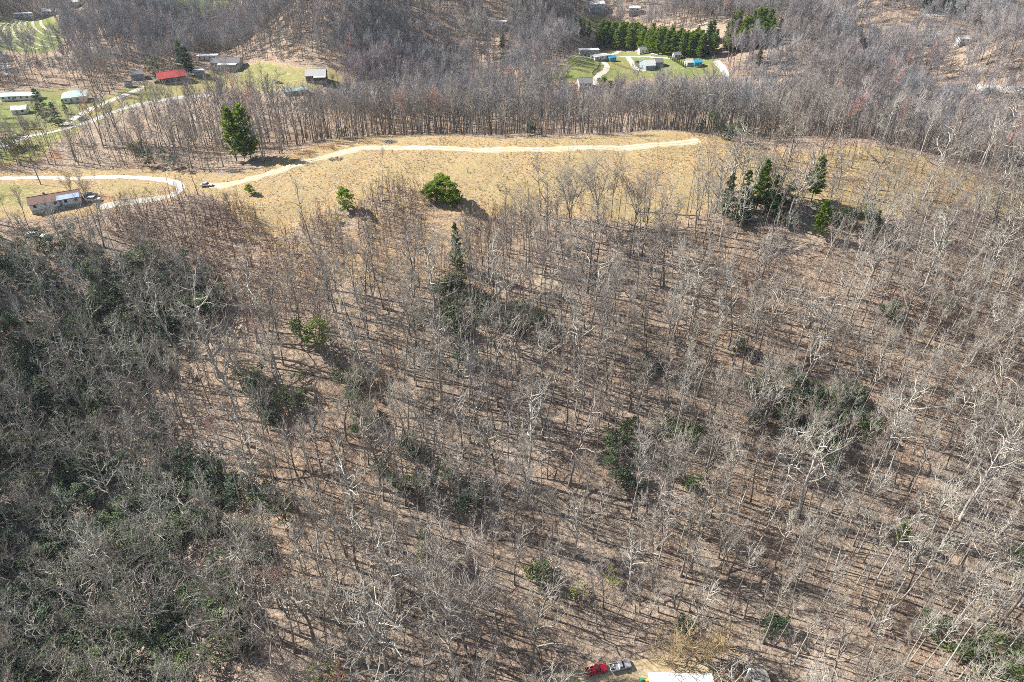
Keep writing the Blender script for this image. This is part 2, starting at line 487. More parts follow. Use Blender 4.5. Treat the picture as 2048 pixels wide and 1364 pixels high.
def link(name, data, parent=None, loc=None, rot=None, scale=None):
    o = bpy.data.objects.new(name, data)
    COL.objects.link(o)
    if parent is not None:
        o.parent = parent
    if loc is not None:
        o.location = loc
    if rot is not None:
        o.rotation_euler = rot
    if scale is not None:
        o.scale = scale if hasattr(scale, '__len__') else (scale,) * 3
    return o

def tag(o, label=None, cat=None, group=None, kind=None):
    if label:
        o['label'] = label
    if cat:
        o['category'] = cat
    if group:
        o['group'] = group
    if kind:
        o['kind'] = kind
    return o

class MB:
    """collects shapes; build() links them as one mesh object"""
    def __init__(self):
        self.V, self.F = [], []

    def box(self, x0, x1, y0, y1, z0, z1, taper=0.0, tz=None):
        n = len(self.V)
        t = taper
        self.V += [(x0, y0, z0), (x1, y0, z0), (x1, y1, z0), (x0, y1, z0), (x0 + t, y0 + t, z1), (x1 - t, y0 + t, z1), (x1 - t, y1 - t, z1), (x0 + t, y1 - t, z1)]
        self.F += [(n, n + 3, n + 2, n + 1), (n + 4, n + 5, n + 6, n + 7), (n, n + 1, n + 5, n + 4), (n + 1, n + 2, n + 6, n + 5), (n + 2, n + 3, n + 7, n + 6), (n + 3, n, n + 4, n + 7)]
        return self

    def prism(self, prof, y0, y1, axis='y'):
        """profile of (a, z) swept between y0 and y1"""
        n = len(self.V)
        k = len(prof)
        for yy in (y0, y1):
            for a, z in prof:
                self.V.append((a, yy, z) if axis == 'y' else (yy, a, z))
        self.F.append(tuple(range(n, n + k)) if axis == 'y' else tuple(range(n + k - 1, n - 1, -1)))
        self.F.append(tuple(range(n + 2 * k - 1, n + k - 1, -1)) if axis == 'y' else tuple(range(n + k, n + 2 * k)))
        for i in range(k):
            j = (i + 1) % k
            q = (n + i, n + k + i, n + k + j, n + j)
            self.F.append(q if axis == 'y' else q[::-1])
        return self

    def tube(self, pts, radii, n=6, cap=True):
        tube(self.V, self.F, pts, radii, n, cap)
        return self

    def build(self, name, mat, parent=None, bevel=0.0, smooth=False, **kw):
        me = new_mesh(name, self.V, self.F, [mat], None, smooth)
        o = link(name, me, parent, **kw)
        if bevel:
            bm = o.modifiers.new('bevel', 'BEVEL')
            bm.width = bevel
            bm.segments = 2
            bm.limit_method = 'ANGLE'
        return o

def tube(V, F, pts, radii, n=5, cap=False, pointed=False):
    """tapered tube through pts"""
    base = len(V)
    m = len(pts)
    prev = None
    for i in range(m):
        p = pts[i]
        a = pts[max(0, i - 1)]
        c = pts[min(m - 1, i + 1)]
        d = (c[0] - a[0], c[1] - a[1], c[2] - a[2])
        L = math.sqrt(d[0] ** 2 + d[1] ** 2 + d[2] ** 2) or 1e-6
        d = (d[0] / L, d[1] / L, d[2] / L)
        if prev is None:
            ref = (0, 0, 1) if abs(d[2]) < 0.8 else (1, 0, 0)
        else:
            ref = prev
        u = (ref[1] * d[2] - ref[2] * d[1], ref[2] * d[0] - ref[0] * d[2], ref[0] * d[1] - ref[1] * d[0])
        L = math.sqrt(u[0] ** 2 + u[1] ** 2 + u[2] ** 2) or 1e-6
        u = (u[0] / L, u[1] / L, u[2] / L)
        v = (d[1] * u[2] - d[2] * u[1], d[2] * u[0] - d[0] * u[2], d[0] * u[1] - d[1] * u[0])
        prev = v
        r = radii[i]
        if pointed and i == m - 1:
            V.append(tuple(p))
            k = len(V) - 1
            b0 = base + (m - 2) * n
            for j in range(n):
                F.append((b0 + j, b0 + (j + 1) % n, k))
            return
        for j in range(n):
            an = 2 * math.pi * j / n
            ca, sa = math.cos(an) * r, math.sin(an) * r
            V.append((p[0] + u[0] * ca + v[0] * sa, p[1] + u[1] * ca + v[1] * sa, p[2] + u[2] * ca + v[2] * sa))
        if i:
            b0 = base + (i - 1) * n
            for j in range(n):
                F.append((b0 + j, b0 + (j + 1) % n, b0 + n + (j + 1) % n, b0 + n + j))
    if cap:
        b0 = base + (m - 1) * n
        F.append(tuple(range(b0, b0 + n)))

# ------------------------------------------------------------------ the ground
def axis(a, segs):
    out = [a]
    for end, st in segs:
        while out[-1] < end - 1e-6:
            out.append(min(end, out[-1] + st))
    return np.array(out)

gx = axis(-3000, [(-900, 300), (-560, 34), (-280, 7), (280, 2.0), (560, 7), (900, 34), (3000, 300)])
gy = axis(-600, [(-100, 100), (30, 10), (340, 1.6), (640, 3.5), (900, 12), (3000, 150)])
GX, GY = np.meshgrid(gx, gy)
GZ = height(GX, GY)
nx, ny = len(gx), len(gy)
V = np.stack([GX.ravel(), GY.ravel(), GZ.ravel()], 1)
idx = np.arange(nx * ny).reshape(ny, nx)
quads = np.stack([idx[:-1, :-1].ravel(), idx[:-1, 1:].ravel(), idx[1:, 1:].ravel(), idx[1:, :-1].ravel()], 1)
gme = bpy.data.meshes.new('ground')
gme.vertices.add(len(V))
gme.vertices.foreach_set('co', V.ravel())
gme.loops.add(quads.size)
gme.loops.foreach_set('vertex_index', quads.ravel().astype(np.int32))
gme.polygons.add(len(quads))
gme.polygons.foreach_set('loop_start', np.arange(0, quads.size, 4, dtype=np.int32))
gme.polygons.foreach_set('loop_total', np.full(len(quads), 4, np.int32))
gme.update()
gme.polygons.foreach_set('use_smooth', np.ones(len(quads), bool))
cov = np.zeros((len(V), 4), np.float32)
cov[:, 3] = 1
vx, vy = V[:, 0], V[:, 1]
def paint(poly, ch, val, near=True):
    k = inside(poly, vx, vy)
    if near:
        k &= vy < 312
    cov[k, ch] = np.maximum(cov[k, ch], val)
paint(FIELD, 0, 1.0)
paint(SCRUB, 0, 0.45)
paint(CREST, 0, 0.6)
paint(YARD, 0, 0.9)
paint(wpoly([(-120, 366), (0, 364), (100, 372), (130, 400), (60, 415), (-120, 420)]), 1, 0.5)
paint(wpoly([(200, 366), (300, 366), (345, 374), (330, 388), (250, 396), (200, 390)]), 1, 0.42)
paint(LAWN_L, 1, 0.52, False)
paint(LAWN_L, 0, 0.8, False)
paint(LAWN_L2, 1, 0.58, False)
paint(LAWN_R, 1, 0.60, False)
paint(LAWN_R, 0, 0.8, False)
paint(LAWN_T, 1, 0.55, False)
paint(ORCH, 1, 1.0, False)
paint(TOPL, 1, 1.0, False)
for pts, near in (([(180, 395), (215, 385), (240, 400), (230, 412), (190, 418)], True), ([(95, 300), (115, 297), (135, 318), (120, 326), (98, 318)], False),
                  ([(560, 325), (600, 300), (690, 284), (740, 279), (720, 286), (640, 304)], True)):
    paint(wpoly(pts, near), 2, 0.6 if near else 0.8, near)
paint(BOTTOM, 2, 0.45)
paint(BOTTOM, 0, 0.5)
# soften the borders
cc = cov[:, :3].reshape(ny, nx, 3)
for _ in range(2):
    p = np.pad(cc, ((1, 1), (1, 1), (0, 0)), mode='edge')
    cc = (p[1:-1, 1:-1] * 2 + p[:-2, 1:-1] + p[2:, 1:-1] + p[1:-1, :-2] + p[1:-1, 2:]) / 6
cov[:, :3] = cc.reshape(-1, 3)
ca = gme.attributes.new('cover', 'FLOAT_COLOR', 'POINT')
ca.data.foreach_set('color', cov.ravel())
gme.materials.append(MATS['ground'])
tag(link('ground', gme), kind='structure')

def strip(name, line, width, mat, lift=0.04, rng=random.Random(5), ragged=0.25, parent=None, kind='structure', cols=4):
    V, F = [], []
    n = len(line)
    for i in range(n):
        a, c = line[max(0, i - 1)], line[min(n - 1, i + 1)]
        d = (c - a) / (np.linalg.norm(c - a) + 1e-9)
        s = np.array([-d[1], d[0]])
        wl = width / 2 + rng.uniform(-ragged, ragged)
        wr = width / 2 + rng.uniform(-ragged, ragged)
        for k in range(cols + 1):
            t = k / cols
            p = line[i] + s * (-wl + t * (wl + wr))
            V.append((p[0], p[1], ht(p[0], p[1]) + lift + 0.05 * math.sin(math.pi * t)))
        if i:
            b0 = (i - 1) * (cols + 1)
            for k in range(cols):
                F.append((b0 + k, b0 + k + cols + 1, b0 + k + cols + 2, b0 + k + 1))
    F = [f[::-1] for f in F]
    me = new_mesh(name, V, F, [mat], None, True)
    o = link(name, me, parent)
    if kind:
        o['kind'] = kind
    return o

for nm, (line, w, mk) in ROADS.items():
    if nm == 'farm_track':
        nrm = np.gradient(line, axis=0)
        nrm = np.stack([-nrm[:, 1], nrm[:, 0]], 1) / np.linalg.norm(nrm, axis=1)[:, None]
        tr = tag(bpy.data.objects.new('farm_track', None), kind='structure')
        COL.objects.link(tr)
        strip('worn_verge', line, 4.6, 'worn_grass', 0.03, ragged=0.9, parent=tr, kind=None)
        for s in (-1, 1):
            strip('wheel_rut', line + nrm * s * 0.95, 1.0, mk, 0.09, ragged=0.35, parent=tr, kind=None, cols=2)
    else:
        strip(nm, line, w, mk, 0.06 if w < 4.5 else 0.08, ragged=0.4)

# ------------------------------------------------------------------ plants: generators
def rnd_dir(rng):
    a = rng.uniform(0, 2 * math.pi)
    z = rng.uniform(-1, 1)
    s = math.sqrt(1 - z * z)
    return (s * math.cos(a), s * math.sin(a), z)

def grow(rng, p, d, L, n, wob, up):
    """a wandering shoot: n steps from p along d, drifting and turning up"""
    pts = [p]
    dx, dy, dz = d
    st = L / n
    for _ in range(n):
        dx += rng.gauss(0, wob)
        dy += rng.gauss(0, wob)
        dz += rng.gauss(0, wob) + up
        k = 1 / math.sqrt(dx * dx + dy * dy + dz * dz)
        dx, dy, dz = dx * k, dy * k, dz * k
        q = pts[-1]
        pts.append((q[0] + dx * st, q[1] + dy * st, q[2] + dz * st))
    return pts, (dx, dy, dz)

def side_dir(rng, d, ang):
    """direction at angle ang from d"""
    r = rnd_dir(rng)
    k = r[0] * d[0] + r[1] * d[1] + r[2] * d[2]
    q = (r[0] - k * d[0], r[1] - k * d[1], r[2] - k * d[2])
    L = math.sqrt(q[0] ** 2 + q[1] ** 2 + q[2] ** 2) or 1e-6
    c, s = math.cos(ang), math.sin(ang) / L
    return (d[0] * c + q[0] * s, d[1] * c + q[1] * s, d[2] * c + q[2] * s)

def lerp_path(pts, t):
    f = t * (len(pts) - 1)
    i = min(int(f), len(pts) - 2)
    k = f - i
    a, b = pts[i], pts[i + 1]
    p = tuple(a[j] + (b[j] - a[j]) * k for j in range(3))
    d = tuple(b[j] - a[j] for j in range(3))
    L = math.sqrt(sum(c * c for c in d)) or 1e-6
    return p, tuple(c / L for c in d)

def bare_tree(seed, H=21, base=0.45, spread=4.2, limbs=13, subs=6, twigs=6, r0=0.2, fork=0, wob=0.10, elev=(35, 62), twr=0.019, up=0.10, lod=0, crook=0.5):
    """leafless hardwood -> (trunk V,F), (crown V,F)"""
    rng = random.Random(seed)
    TV, TF, CV, CF = [], [], [], []
    tpts, _ = grow(rng, (0, 0, -0.6), (rng.gauss(0, 0.03), rng.gauss(0, 0.03), 1), H * (0.97 if not fork else base + 0.06) + 0.6, 9, 0.035 * (1 + crook), 0.03)
    n = len(tpts)
    tr = [r0 * (1.35 if i == 0 else 1) * (1 - (0.88 if not fork else 0.35) * (i / (n - 1)) ** 0.9) for i in range(n)]
    tube(TV, TF, tpts, tr, 5 if lod else 7, False, not fork)
    shoots = []     # (pts, r_start, L)
    def add_limb(p, d, L, r):
        m = 4 if lod else 6
        pts, _ = grow(rng, p, d, L, m, wob * 1.4, up)
        rad = [r * (1 - 0.86 * i / m) for i in range(m + 1)]
        tube(CV, CF, pts, rad, 3 if lod else 4, False, True)
        shoots.append((pts, r, L))
    if fork:
        p, d = lerp_path(tpts, 1.0)
        for k in range(fork):
            a = 2 * math.pi * (k + rng.uniform(-0.2, 0.2)) / fork
            el = R(rng.uniform(52, 74))
            add_limb(p, (math.cos(a) * math.cos(el), math.sin(a) * math.cos(el), math.sin(el)), H * (1 - base) * rng.uniform(0.85, 1.05), r0 * 0.55)
    a = rng.uniform(0, 6)
    for k in range(limbs):
        t = base + (0.97 - base) * ((k + rng.random()) / limbs) ** 0.9
        if fork:
            src, rs, _ = shoots[k % fork]
            p, d = lerp_path(src, 0.15 + 0.7 * (k / limbs))
            d0 = side_dir(rng, d, R(rng.uniform(30, 60)))
            add_limb(p, d0, spread * rng.uniform(0.6, 1.0), rs * 0.45)
            continue
        p, d = lerp_path(tpts, t)
        a += 2.4 + rng.gauss(0, 0.4)
        q = (t - base) / (1 - base)
        el = R(rng.uniform(*elev) + 12 * q)
        L = spread * (1.0 - 0.62 * q) * rng.uniform(0.75, 1.25) * (0.75 if q < 0.06 else 1)
        add_limb(p, (math.cos(a) * math.cos(el), math.sin(a) * math.cos(el), math.sin(el)), L * 1.25, r0 * (0.58 - 0.28 * q))
    for pts, r, L in list(shoots):
        ns = max(2, int(subs * L / spread))
        for s in range(ns):
            t = 0.25 + 0.75 * (s + rng.random()) / ns
            p, d = lerp_path(pts, min(t, 0.98))
            l2 = L * rng.uniform(0.26, 0.46) * (1.1 - 0.4 * t)
            m = 2 if lod else 3
            sp, _ = grow(rng, p, side_dir(rng, d, R(rng.uniform(25, 55))), l2, m, wob * 1.6, up * 0.9)
            r2 = max(twr * 1.6, r * 0.42 * (1.1 - 0.6 * t))
            tube(CV, CF, sp, [r2 * (1 - 0.75 * i / m) for i in range(m + 1)], 3, False, True)
            for k in range(twigs):
                p2, d2 = lerp_path(sp, min(0.99, 0.2 + 0.8 * (k + rng.random()) / twigs))
                lt = rng.uniform(0.7, 1.7) * (1.25 if lod else 1)
                if lod:
                    e = side_dir(rng, d2, R(rng.uniform(15, 45)))
                    tp = [p2, (p2[0] + e[0] * lt, p2[1] + e[1] * lt, p2[2] + (e[2] + 0.15) * lt)]
                else:
                    tp, _ = grow(rng, p2, side_dir(rng, d2, R(rng.uniform(18, 48))), lt, 2, 0.16, up)
                k2 = len(tp) - 1
                tube(CV, CF, tp, [twr * (1 - 0.5 * i / k2) for i in range(k2 + 1)], 3, False, True)
    return (TV, TF), (CV, CF)

def sapling(seed, H=7, n=9, tw=4, r0=0.05, stems=1):
    rng = random.Random(seed)
    TV, TF, CV, CF = [], [], [], []
    for s in range(stems):
        a = rng.uniform(0, 6.3)
        ln = 0.04 if stems == 1 else rng.uniform(0.12, 0.4)
        pts, _ = grow(rng, (0, 0, -0.2), (math.cos(a) * ln, math.sin(a) * ln, 1), H * rng.uniform(0.8, 1.0), 5, 0.05, 0.02)
        tube(TV, TF, pts, [r0 * (1 - 0.8 * i / 5) for i in range(6)], 3, False, True)
        for k in range(n):
            p, d = lerp_path(pts, 0.3 + 0.68 * (k + rng.random()) / n)
            L = H * 0.19 * rng.uniform(0.6, 1.3)
            bp, _ = grow(rng, p, side_dir(rng, d, R(rng.uniform(30, 55))), L, 2, 0.15, 0.18)
            tube(CV, CF, bp, [r0 * 0.42, r0 * 0.3, 0.01], 3, False, True)
            for j in range(tw):
                p2, d2 = lerp_path(bp, 0.25 + 0.7 * (j + rng.random()) / tw)
                e = side_dir(rng, d2, R(rng.uniform(20, 45)))
                lt = rng.uniform(0.35, 0.9) * H / 7
                tube(CV, CF, [p2, (p2[0] + e[0] * lt, p2[1] + e[1] * lt, p2[2] + e[2] * lt)], [0.013, 0.006], 3, False, True)
    return (TV, TF), (CV, CF)

def leaf(V, F, p, d, nrm_up, w, l, rng):
    """a folded leaf blade: two faces on a raised midrib"""
    if nrm_up:          # blade held flat to the light
        a, c_, e_ = rng.gauss(0, nrm_up), rng.gauss(0, nrm_up), 1.0
        s = (d[1] * e_ - d[2] * c_, d[2] * a - d[0] * e_, d[0] * c_ - d[1] * a)
        L = math.sqrt(s[0] ** 2 + s[1] ** 2 + s[2] ** 2) or 1e-6
        s = (s[0] / L, s[1] / L, s[2] / L)
    else:
        s = side_dir(rng, d, math.pi / 2)
    n = (d[1] * s[2] - d[2] * s[1], d[2] * s[0] - d[0] * s[2], d[0] * s[1] - d[1] * s[0])
    b = len(V)
    h = w * 0.25
    V.append(p)
    V.append((p[0] + d[0] * l * .5 + s[0] * w + n[0] * h, p[1] + d[1] * l * .5 + s[1] * w + n[1] * h, p[2] + d[2] * l * .5 + s[2] * w + n[2] * h))
    V.append((p[0] + d[0] * l, p[1] + d[1] * l, p[2] + d[2] * l))
    V.append((p[0] + d[0] * l * .5 - s[0] * w + n[0] * h, p[1] + d[1] * l * .5 - s[1] * w + n[1] * h, p[2] + d[2] * l * .5 - s[2] * w + n[2] * h))
    F.append((b, b + 1, b + 2))
    F.append((b, b + 2, b + 3))

def conifer(seed, H=18, base=0.12, spread=3.6, whorls=15, per=6, tuft=13, needle=0.62, width=0.15, droop=-0.05, shape=0.85, r0=0.22):
    rng = random.Random(seed)
    TV, TF, CV, CF = [], [], [], []
    pts, _ = grow(rng, (0, 0, -0.6), (0, 0, 1), H + 0.4, 8, 0.012, 0.02)
    tube(TV, TF, pts, [r0 * (1 - 0.9 * i / 8) for i in range(9)], 6, False, True)
    bv = []
    for w in range(whorls):
        q = (w + rng.uniform(-0.3, 0.3)) / whorls
        t = base + (0.985 - base) * max(0, q)
        p, d = lerp_path(pts, min(0.99, t))
        a0 = rng.uniform(0, 6.3)
        rad = spread * (1 - max(0, q)) ** shape * (0.62 + 0.38 * min(1, q * 5)) + 0.35
        for k in range(per):
            if rng.random() < 0.22:
                continue
            a = a0 + 2 * math.pi * k / per + rng.gauss(0, 0.2)
            L = rad * rng.uniform(0.5, 1.3)
            el = R(rng.uniform(-8, 22)) + 0.7 * max(0, q) ** 2
            bp, _ = grow(rng, p, (math.cos(a) * math.cos(el), math.sin(a) * math.cos(el), math.sin(el)), L, 3, 0.08, droop + 0.05)
            tube(TV, TF, bp, [0.05, 0.035, 0.025, 0.012], 3, False, True)
            nt_ = max(3, int(tuft * L / spread) + 2)
            for j in range(nt_):
                s = 0.28 + 0.72 * (j + rng.random()) / nt_
                p2, d2 = lerp_path(bp, min(0.99, s))
                for e in range(4):
                    dd = side_dir(rng, d2, R(rng.uniform(15, 75)))
                    dd = (dd[0], dd[1], dd[2] * 0.6 + 0.22)
                    off = (rng.gauss(0, 0.13) * L * 0.5, rng.gauss(0, 0.13) * L * 0.5, rng.gauss(0, 0.10))
                    leaf(CV, CF, (p2[0] + off[0], p2[1] + off[1], p2[2] + off[2]), dd, 0.45, width * rng.uniform(0.7, 1.3), needle * rng.uniform(0.7, 1.3), rng)
    for e in range(14):
        p2, d2 = lerp_path(pts, rng.uniform(0.93, 1.0))
        leaf(CV, CF, p2, side_dir(rng, d2, R(rng.uniform(15, 60))), None, width, needle, rng)
    return (TV, TF), (CV, CF)

def broadleaf(seed, H=6, spread=2.6, clumps=26, leaves=44, size=0.30, stems=4, low=0.2, r0=0.08):
    """evergreen shrub or small tree: stems, and leaf sprays in uneven clumps"""
    rng = random.Random(seed)
    TV, TF, CV, CF = [], [], [], []
    tips = []
    for s in range(stems):
        a = 2 * math.pi * s / stems + rng.uniform(-0.4, 0.4)
        ln = 0.0 if stems == 1 else rng.uniform(0.15, 0.5)
        pts, _ = grow(rng, (0, 0, -0.4), (math.cos(a) * ln, math.sin(a) * ln, 1), H * rng.uniform(0.75, 0.97), 6, 0.1, 0.03)
        tube(TV, TF, pts, [r0 * (1 - 0.8 * i / 6) for i in range(7)], 4, False, True)
        tips.append(pts)
    for c in range(clumps):
        src = tips[c % stems]
        t = low + (1 - low) * rng.random() ** 0.8
        p, d = lerp_path(src, min(0.99, t))
        a = rng.uniform(0, 6.3)
        q = (t - low) / (1 - low)
        rr = spread * math.sqrt(max(0.05, 1 - (1.5 * q - 0.45) ** 2)) * rng.uniform(0.35, 1.0)
        cp = (p[0] + math.cos(a) * rr, p[1] + math.sin(a) * rr, p[2] + rng.uniform(0, 0.5))
        tube(TV, TF, [p, ((p[0] + cp[0]) / 2, (p[1] + cp[1]) / 2, (p[2] + cp[2]) / 2 + 0.15), cp], [r0 * 0.4, r0 * 0.3, 0.012], 3, False, True)
        cr = rng.uniform(0.45, 1.0) * spread * 0.34
        for k in range(leaves):
            dd = rnd_dir(rng)
            rad = cr * rng.random() ** 0.45
            pp = (cp[0] + dd[0] * rad, cp[1] + dd[1] * rad, cp[2] + dd[2] * rad * 0.7)
            e = side_dir(rng, dd, R(rng.uniform(10, 80)))
            leaf(CV, CF, pp, (e[0], e[1], e[2] * 0.6 + 0.1), 0.6, size * 0.36 * rng.uniform(0.7, 1.3), size * rng.uniform(0.7, 1.4), rng)
    return (TV, TF), (CV, CF)

HIDE = bpy.data.collections.new('patterns')       # source shapes for the woods; never linked into the scene

class Kind:
    """one pattern plant: its trunk and crown meshes, and the joined mesh the woods scatter"""
    def __init__(self, name, gen, tmat, cmat, H):
        (TV, TF), (CV, CF) = gen
        self.name, self.H = name, H
        self.trunk = new_mesh(name + '_trunk', TV, TF, [tmat], None, True)
        self.crown = new_mesh(name + '_crown', CV, CF, [cmat], None, False)
        n = len(TV)
        self.full = new_mesh(name + '_all', TV + CV, TF + [tuple(i + n for i in f) for f in CF], [tmat, cmat], [0] * len(TF) + [1] * len(CF))
        self.obj = bpy.data.objects.new(name + '_pattern', self.full)
        self.tris = len(TF) * 2 + len(CF)

ALLK = {}
def kinds(group, name, n, fn, tmat, cmat, H):
    ALLK[group] = [Kind('%s_%d' % (name, i), fn(i), tmat if isinstance(tmat, str) else tmat[i % len(tmat)],
                        cmat if isinstance(cmat, str) else cmat[i % len(cmat)], H) for i in range(n)]

hr = random.Random(11)
def _bt(i, off, lod=0, **kw):
    r = random.Random(off + i)
    a = dict(H=21, base=r.uniform(0.36, 0.6), spread=r.uniform(3.6, 5.4), limbs=r.randint(11, 15), subs=6, twigs=6 if not lod else 4,
             r0=r.uniform(0.18, 0.27), fork=(3 if r.random() < 0.3 else 0), wob=r.uniform(0.08, 0.16), lod=lod)
    a.update(kw)
    return bare_tree(off * 7 + i, **a)

kinds('bare', 'hardwood', 14, lambda i: _bt(i, 100, **([{}, dict(spread=3.0, base=0.6, limbs=9, r0=0.15), dict(spread=6.0, base=0.3, limbs=16), dict(twigs=3, subs=4, limbs=9)][i % 4])), 'bark_grey', 'twig_grey', 21)
kinds('pale', 'pale_hardwood', 6, lambda i: _bt(i, 200, twigs=5, subs=5, wob=0.13, r0=0.23, crook=-0.4, fork=0, spread=4.6, base=0.5 if i % 2 else 0.58, twr=0.021), 'bark_pale', 'twig_pale', 21)
kinds('crooked', 'crooked_oak', 6, lambda i: _bt(i, 300, twigs=6, wob=0.2, spread=7.0, base=0.34, limbs=14, elev=(18, 50), r0=0.31, up=0.05), ('bark_grey', 'bark_pale'), ('twig_grey', 'twig_pale'), 18)
kinds('tall', 'slender_tree', 8, lambda i: bare_tree(1300 + i, 24, 0.58 + 0.02 * (i % 6), 3.4 + 0.25 * (i % 4), 9 + i % 3, 5, 5, 0.2 + 0.02 * (i % 4), 0, 0.11, (35, 65), 0.02, 0.1, 0, -0.3), ('bark_pale', 'bark_grey'), ('twig_pale', 'twig_grey', 'twig_pale'), 24)
kinds('vase', 'vase_tree', 3, lambda i: bare_tree(900 + i, 15, 0.30, 3.0, 16, 7, 8, 0.2, 5, 0.06, (50, 70), 0.016, 0.10), 'bark_grey', 'twig_grey', 15)
kinds('red', 'budding_maple', 4, lambda i: _bt(i, 400, twigs=11, spread=4.2, twr=0.026), 'bark_grey', 'twig_red', 21)
kinds('gold', 'golden_bush', 3, lambda i: sapling(450 + i, 6, 15, 8, 0.05, 9), 'twig_gold', 'twig_gold', 6)
kinds('far', 'far_hardwood', 7, lambda i: _bt(i, 500, 1, twr=0.032, limbs=14, subs=6, twigs=7), 'bark_grey', 'twig_far', 21)
kinds('sapling', 'sapling', 5, lambda i: sapling(50 + i, 7, 10, 5, 0.075), 'bark_sapling', 'bark_sapling', 7)
kinds('brush', 'bare_bush', 4, lambda i: sapling(70 + i, 2.4, 7, 5, 0.025, 6), ('bark_sapling', 'bark_grey'), ('bark_sapling', 'twig_grey'), 2.4)
kinds('pine', 'pine', 4, lambda i: conifer(20 + i, 18, 0.18, 3.3, 15, 7, 15, 0.85, 0.18, 0.02, 0.5), 'bark_dark', 'needles_bright', 18)
kinds('bushpine', 'bushy_pine', 3, lambda i: broadleaf(30 + i, 9, 2.5, 46, 60, 0.46, 3, 0.08, 0.12), 'bark_dark', 'needles_bright', 9)
kinds('darkpine', 'dark_conifer', 4, lambda i: conifer(40 + i, 18, 0.1, 3.8, 17, 7, 14, 0.8, 0.17, -0.1, 0.75), 'bark_dark', 'needles_dark', 18)
kinds('laurel', 'laurel', 6, lambda i: broadleaf(60 + i, 6, 2.7, 30, 46, 0.34, 4, 0.12), 'bark_dark', 'leaves_laurel', 6)
kinds('holly', 'holly', 3, lambda i: broadleaf(80 + i, 10, 2.4, 34, 46, 0.34, 2, 0.2, 0.11), 'bark_dark', 'leaves_laurel', 10)
kinds('yellowleaf', 'leafing_tree', 2, lambda i: broadleaf(90 + i, 12, 2.2, 44, 34, 0.36, 1, 0.2, 0.12), 'bark_grey', 'leaves_yellow', 12)
kinds('newleaf', 'leafing_sapling', 2, lambda i: broadleaf(95 + i, 4, 1.2, 14, 22, 0.3, 2, 0.2, 0.05), 'bark_sapling', 'leaves_new', 4)
print('patterns', round(time.time() - T0, 1), {k: v[0].tris for k, v in ALLK.items()})

def deadwood(seed):
    rg = random.Random(seed)
    V, F, CV, CF = [], [], [], []
    pts, _ = grow(rg, (-4, 0, 0.15), (1, 0, 0.01), 8, 5, 0.05, 0)
    tube(V, F, pts, [0.2 - 0.028 * k for k in range(6)], 6)
    for k in range(7):
        p, d = lerp_path(pts, 0.35 + 0.09 * k)
        q, _ = grow(rg, p, side_dir(rg, d, R(45)), rg.uniform(0.8, 2.0), 2, 0.2, 0.02)
        tube(CV, CF, q, [0.06, 0.04, 0.02], 4, False, True)
    return (V, F), (CV, CF)
kinds('deadwood', 'deadwood', 4, lambda i: deadwood(i), ('bark_grey', 'bark_pale', 'bark_dark'), ('bark_grey', 'bark_pale', 'bark_dark'), 8)

def plant(kind, name, x, y, scale, label, cat, group=None, rz=None, lean=(0, 0), rng=hr, z=None):
    """one plant: an Empty at its foot with a trunk and a crown"""
    e = bpy.data.objects.new(name, None)
    e.empty_display_size = 0.5
    COL.objects.link(e)
    e.location = (x, y, ht(x, y) if z is None else z)
    e.rotation_euler = (lean[0], lean[1], rng.uniform(0, 6.28) if rz is None else rz)
    e.scale = scale if hasattr(scale, '__len__') else (scale,) * 3
    tag(e, label, cat, group)
    link('trunk', kind.trunk, e)
    link('crown', kind.crown, e)
    return e

def scatter(name, ks, pts, label, cat):
    """woods nobody could count: one object whose points carry instances (x, y, z, scale xyz, rot xyz, which)"""
    pts = np.array(pts, np.float32)
    me = bpy.data.meshes.new(name)
    me.vertices.add(len(pts))
    me.vertices.foreach_set('co', pts[:, :3].ravel())
    for an, cols in (('i_scale', pts[:, 3:6]), ('i_rot', pts[:, 6:9])):
        a = me.attributes.new(an, 'FLOAT_VECTOR', 'POINT')
        a.data.foreach_set('vector', np.ascontiguousarray(cols).ravel())
    a = me.attributes.new('i_kind', 'INT', 'POINT')
    a.data.foreach_set('value', pts[:, 9].astype(np.int32))
    col = bpy.data.collections.new(name + '_patterns')
    for i, k in enumerate(ks):
        o = k.obj.copy()
        o.name = '%03d_%s' % (i, k.name)
        col.objects.link(o)
    ng = bpy.data.node_groups.new(name, 'GeometryNodeTree')
    ng.interface.new_socket('Geometry', in_out='INPUT', socket_type='NodeSocketGeometry')
    ng.interface.new_socket('Geometry', in_out='OUTPUT', socket_type='NodeSocketGeometry')
    N = ng.nodes
    gi, go = N.new('NodeGroupInput'), N.new('NodeGroupOutput')
    ci = N.new('GeometryNodeCollectionInfo')
    ci.inputs['Collection'].default_value = col
    ci.inputs['Separate Children'].default_value = True
    ci.inputs['Reset Children'].default_value = True
    ip = N.new('GeometryNodeInstanceOnPoints')
    ip.inputs['Pick Instance'].default_value = True
    def attr(nm, ty):
        n = N.new('GeometryNodeInputNamedAttribute')
        n.data_type = ty
        n.inputs['Name'].default_value = nm
        return n.outputs['Attribute']
    L = ng.links
    L.new(gi.outputs[0], ip.inputs['Points'])
    L.new(ci.outputs[0], ip.inputs['Instance'])
    L.new(attr('i_kind', 'INT'), ip.inputs['Instance Index'])
    L.new(attr('i_rot', 'FLOAT_VECTOR'), ip.inputs['Rotation'])
    L.new(attr('i_scale', 'FLOAT_VECTOR'), ip.inputs['Scale'])
    L.new(ip.outputs[0], go.inputs[0])
    o = link(name, me)
    md = o.modifiers.new('scatter', 'NODES')
    md.node_group = ng
    return tag(o, label, cat, kind='stuff')

# ------------------------------------------------------------------ where the woods stand
prng = np.random.default_rng(4)

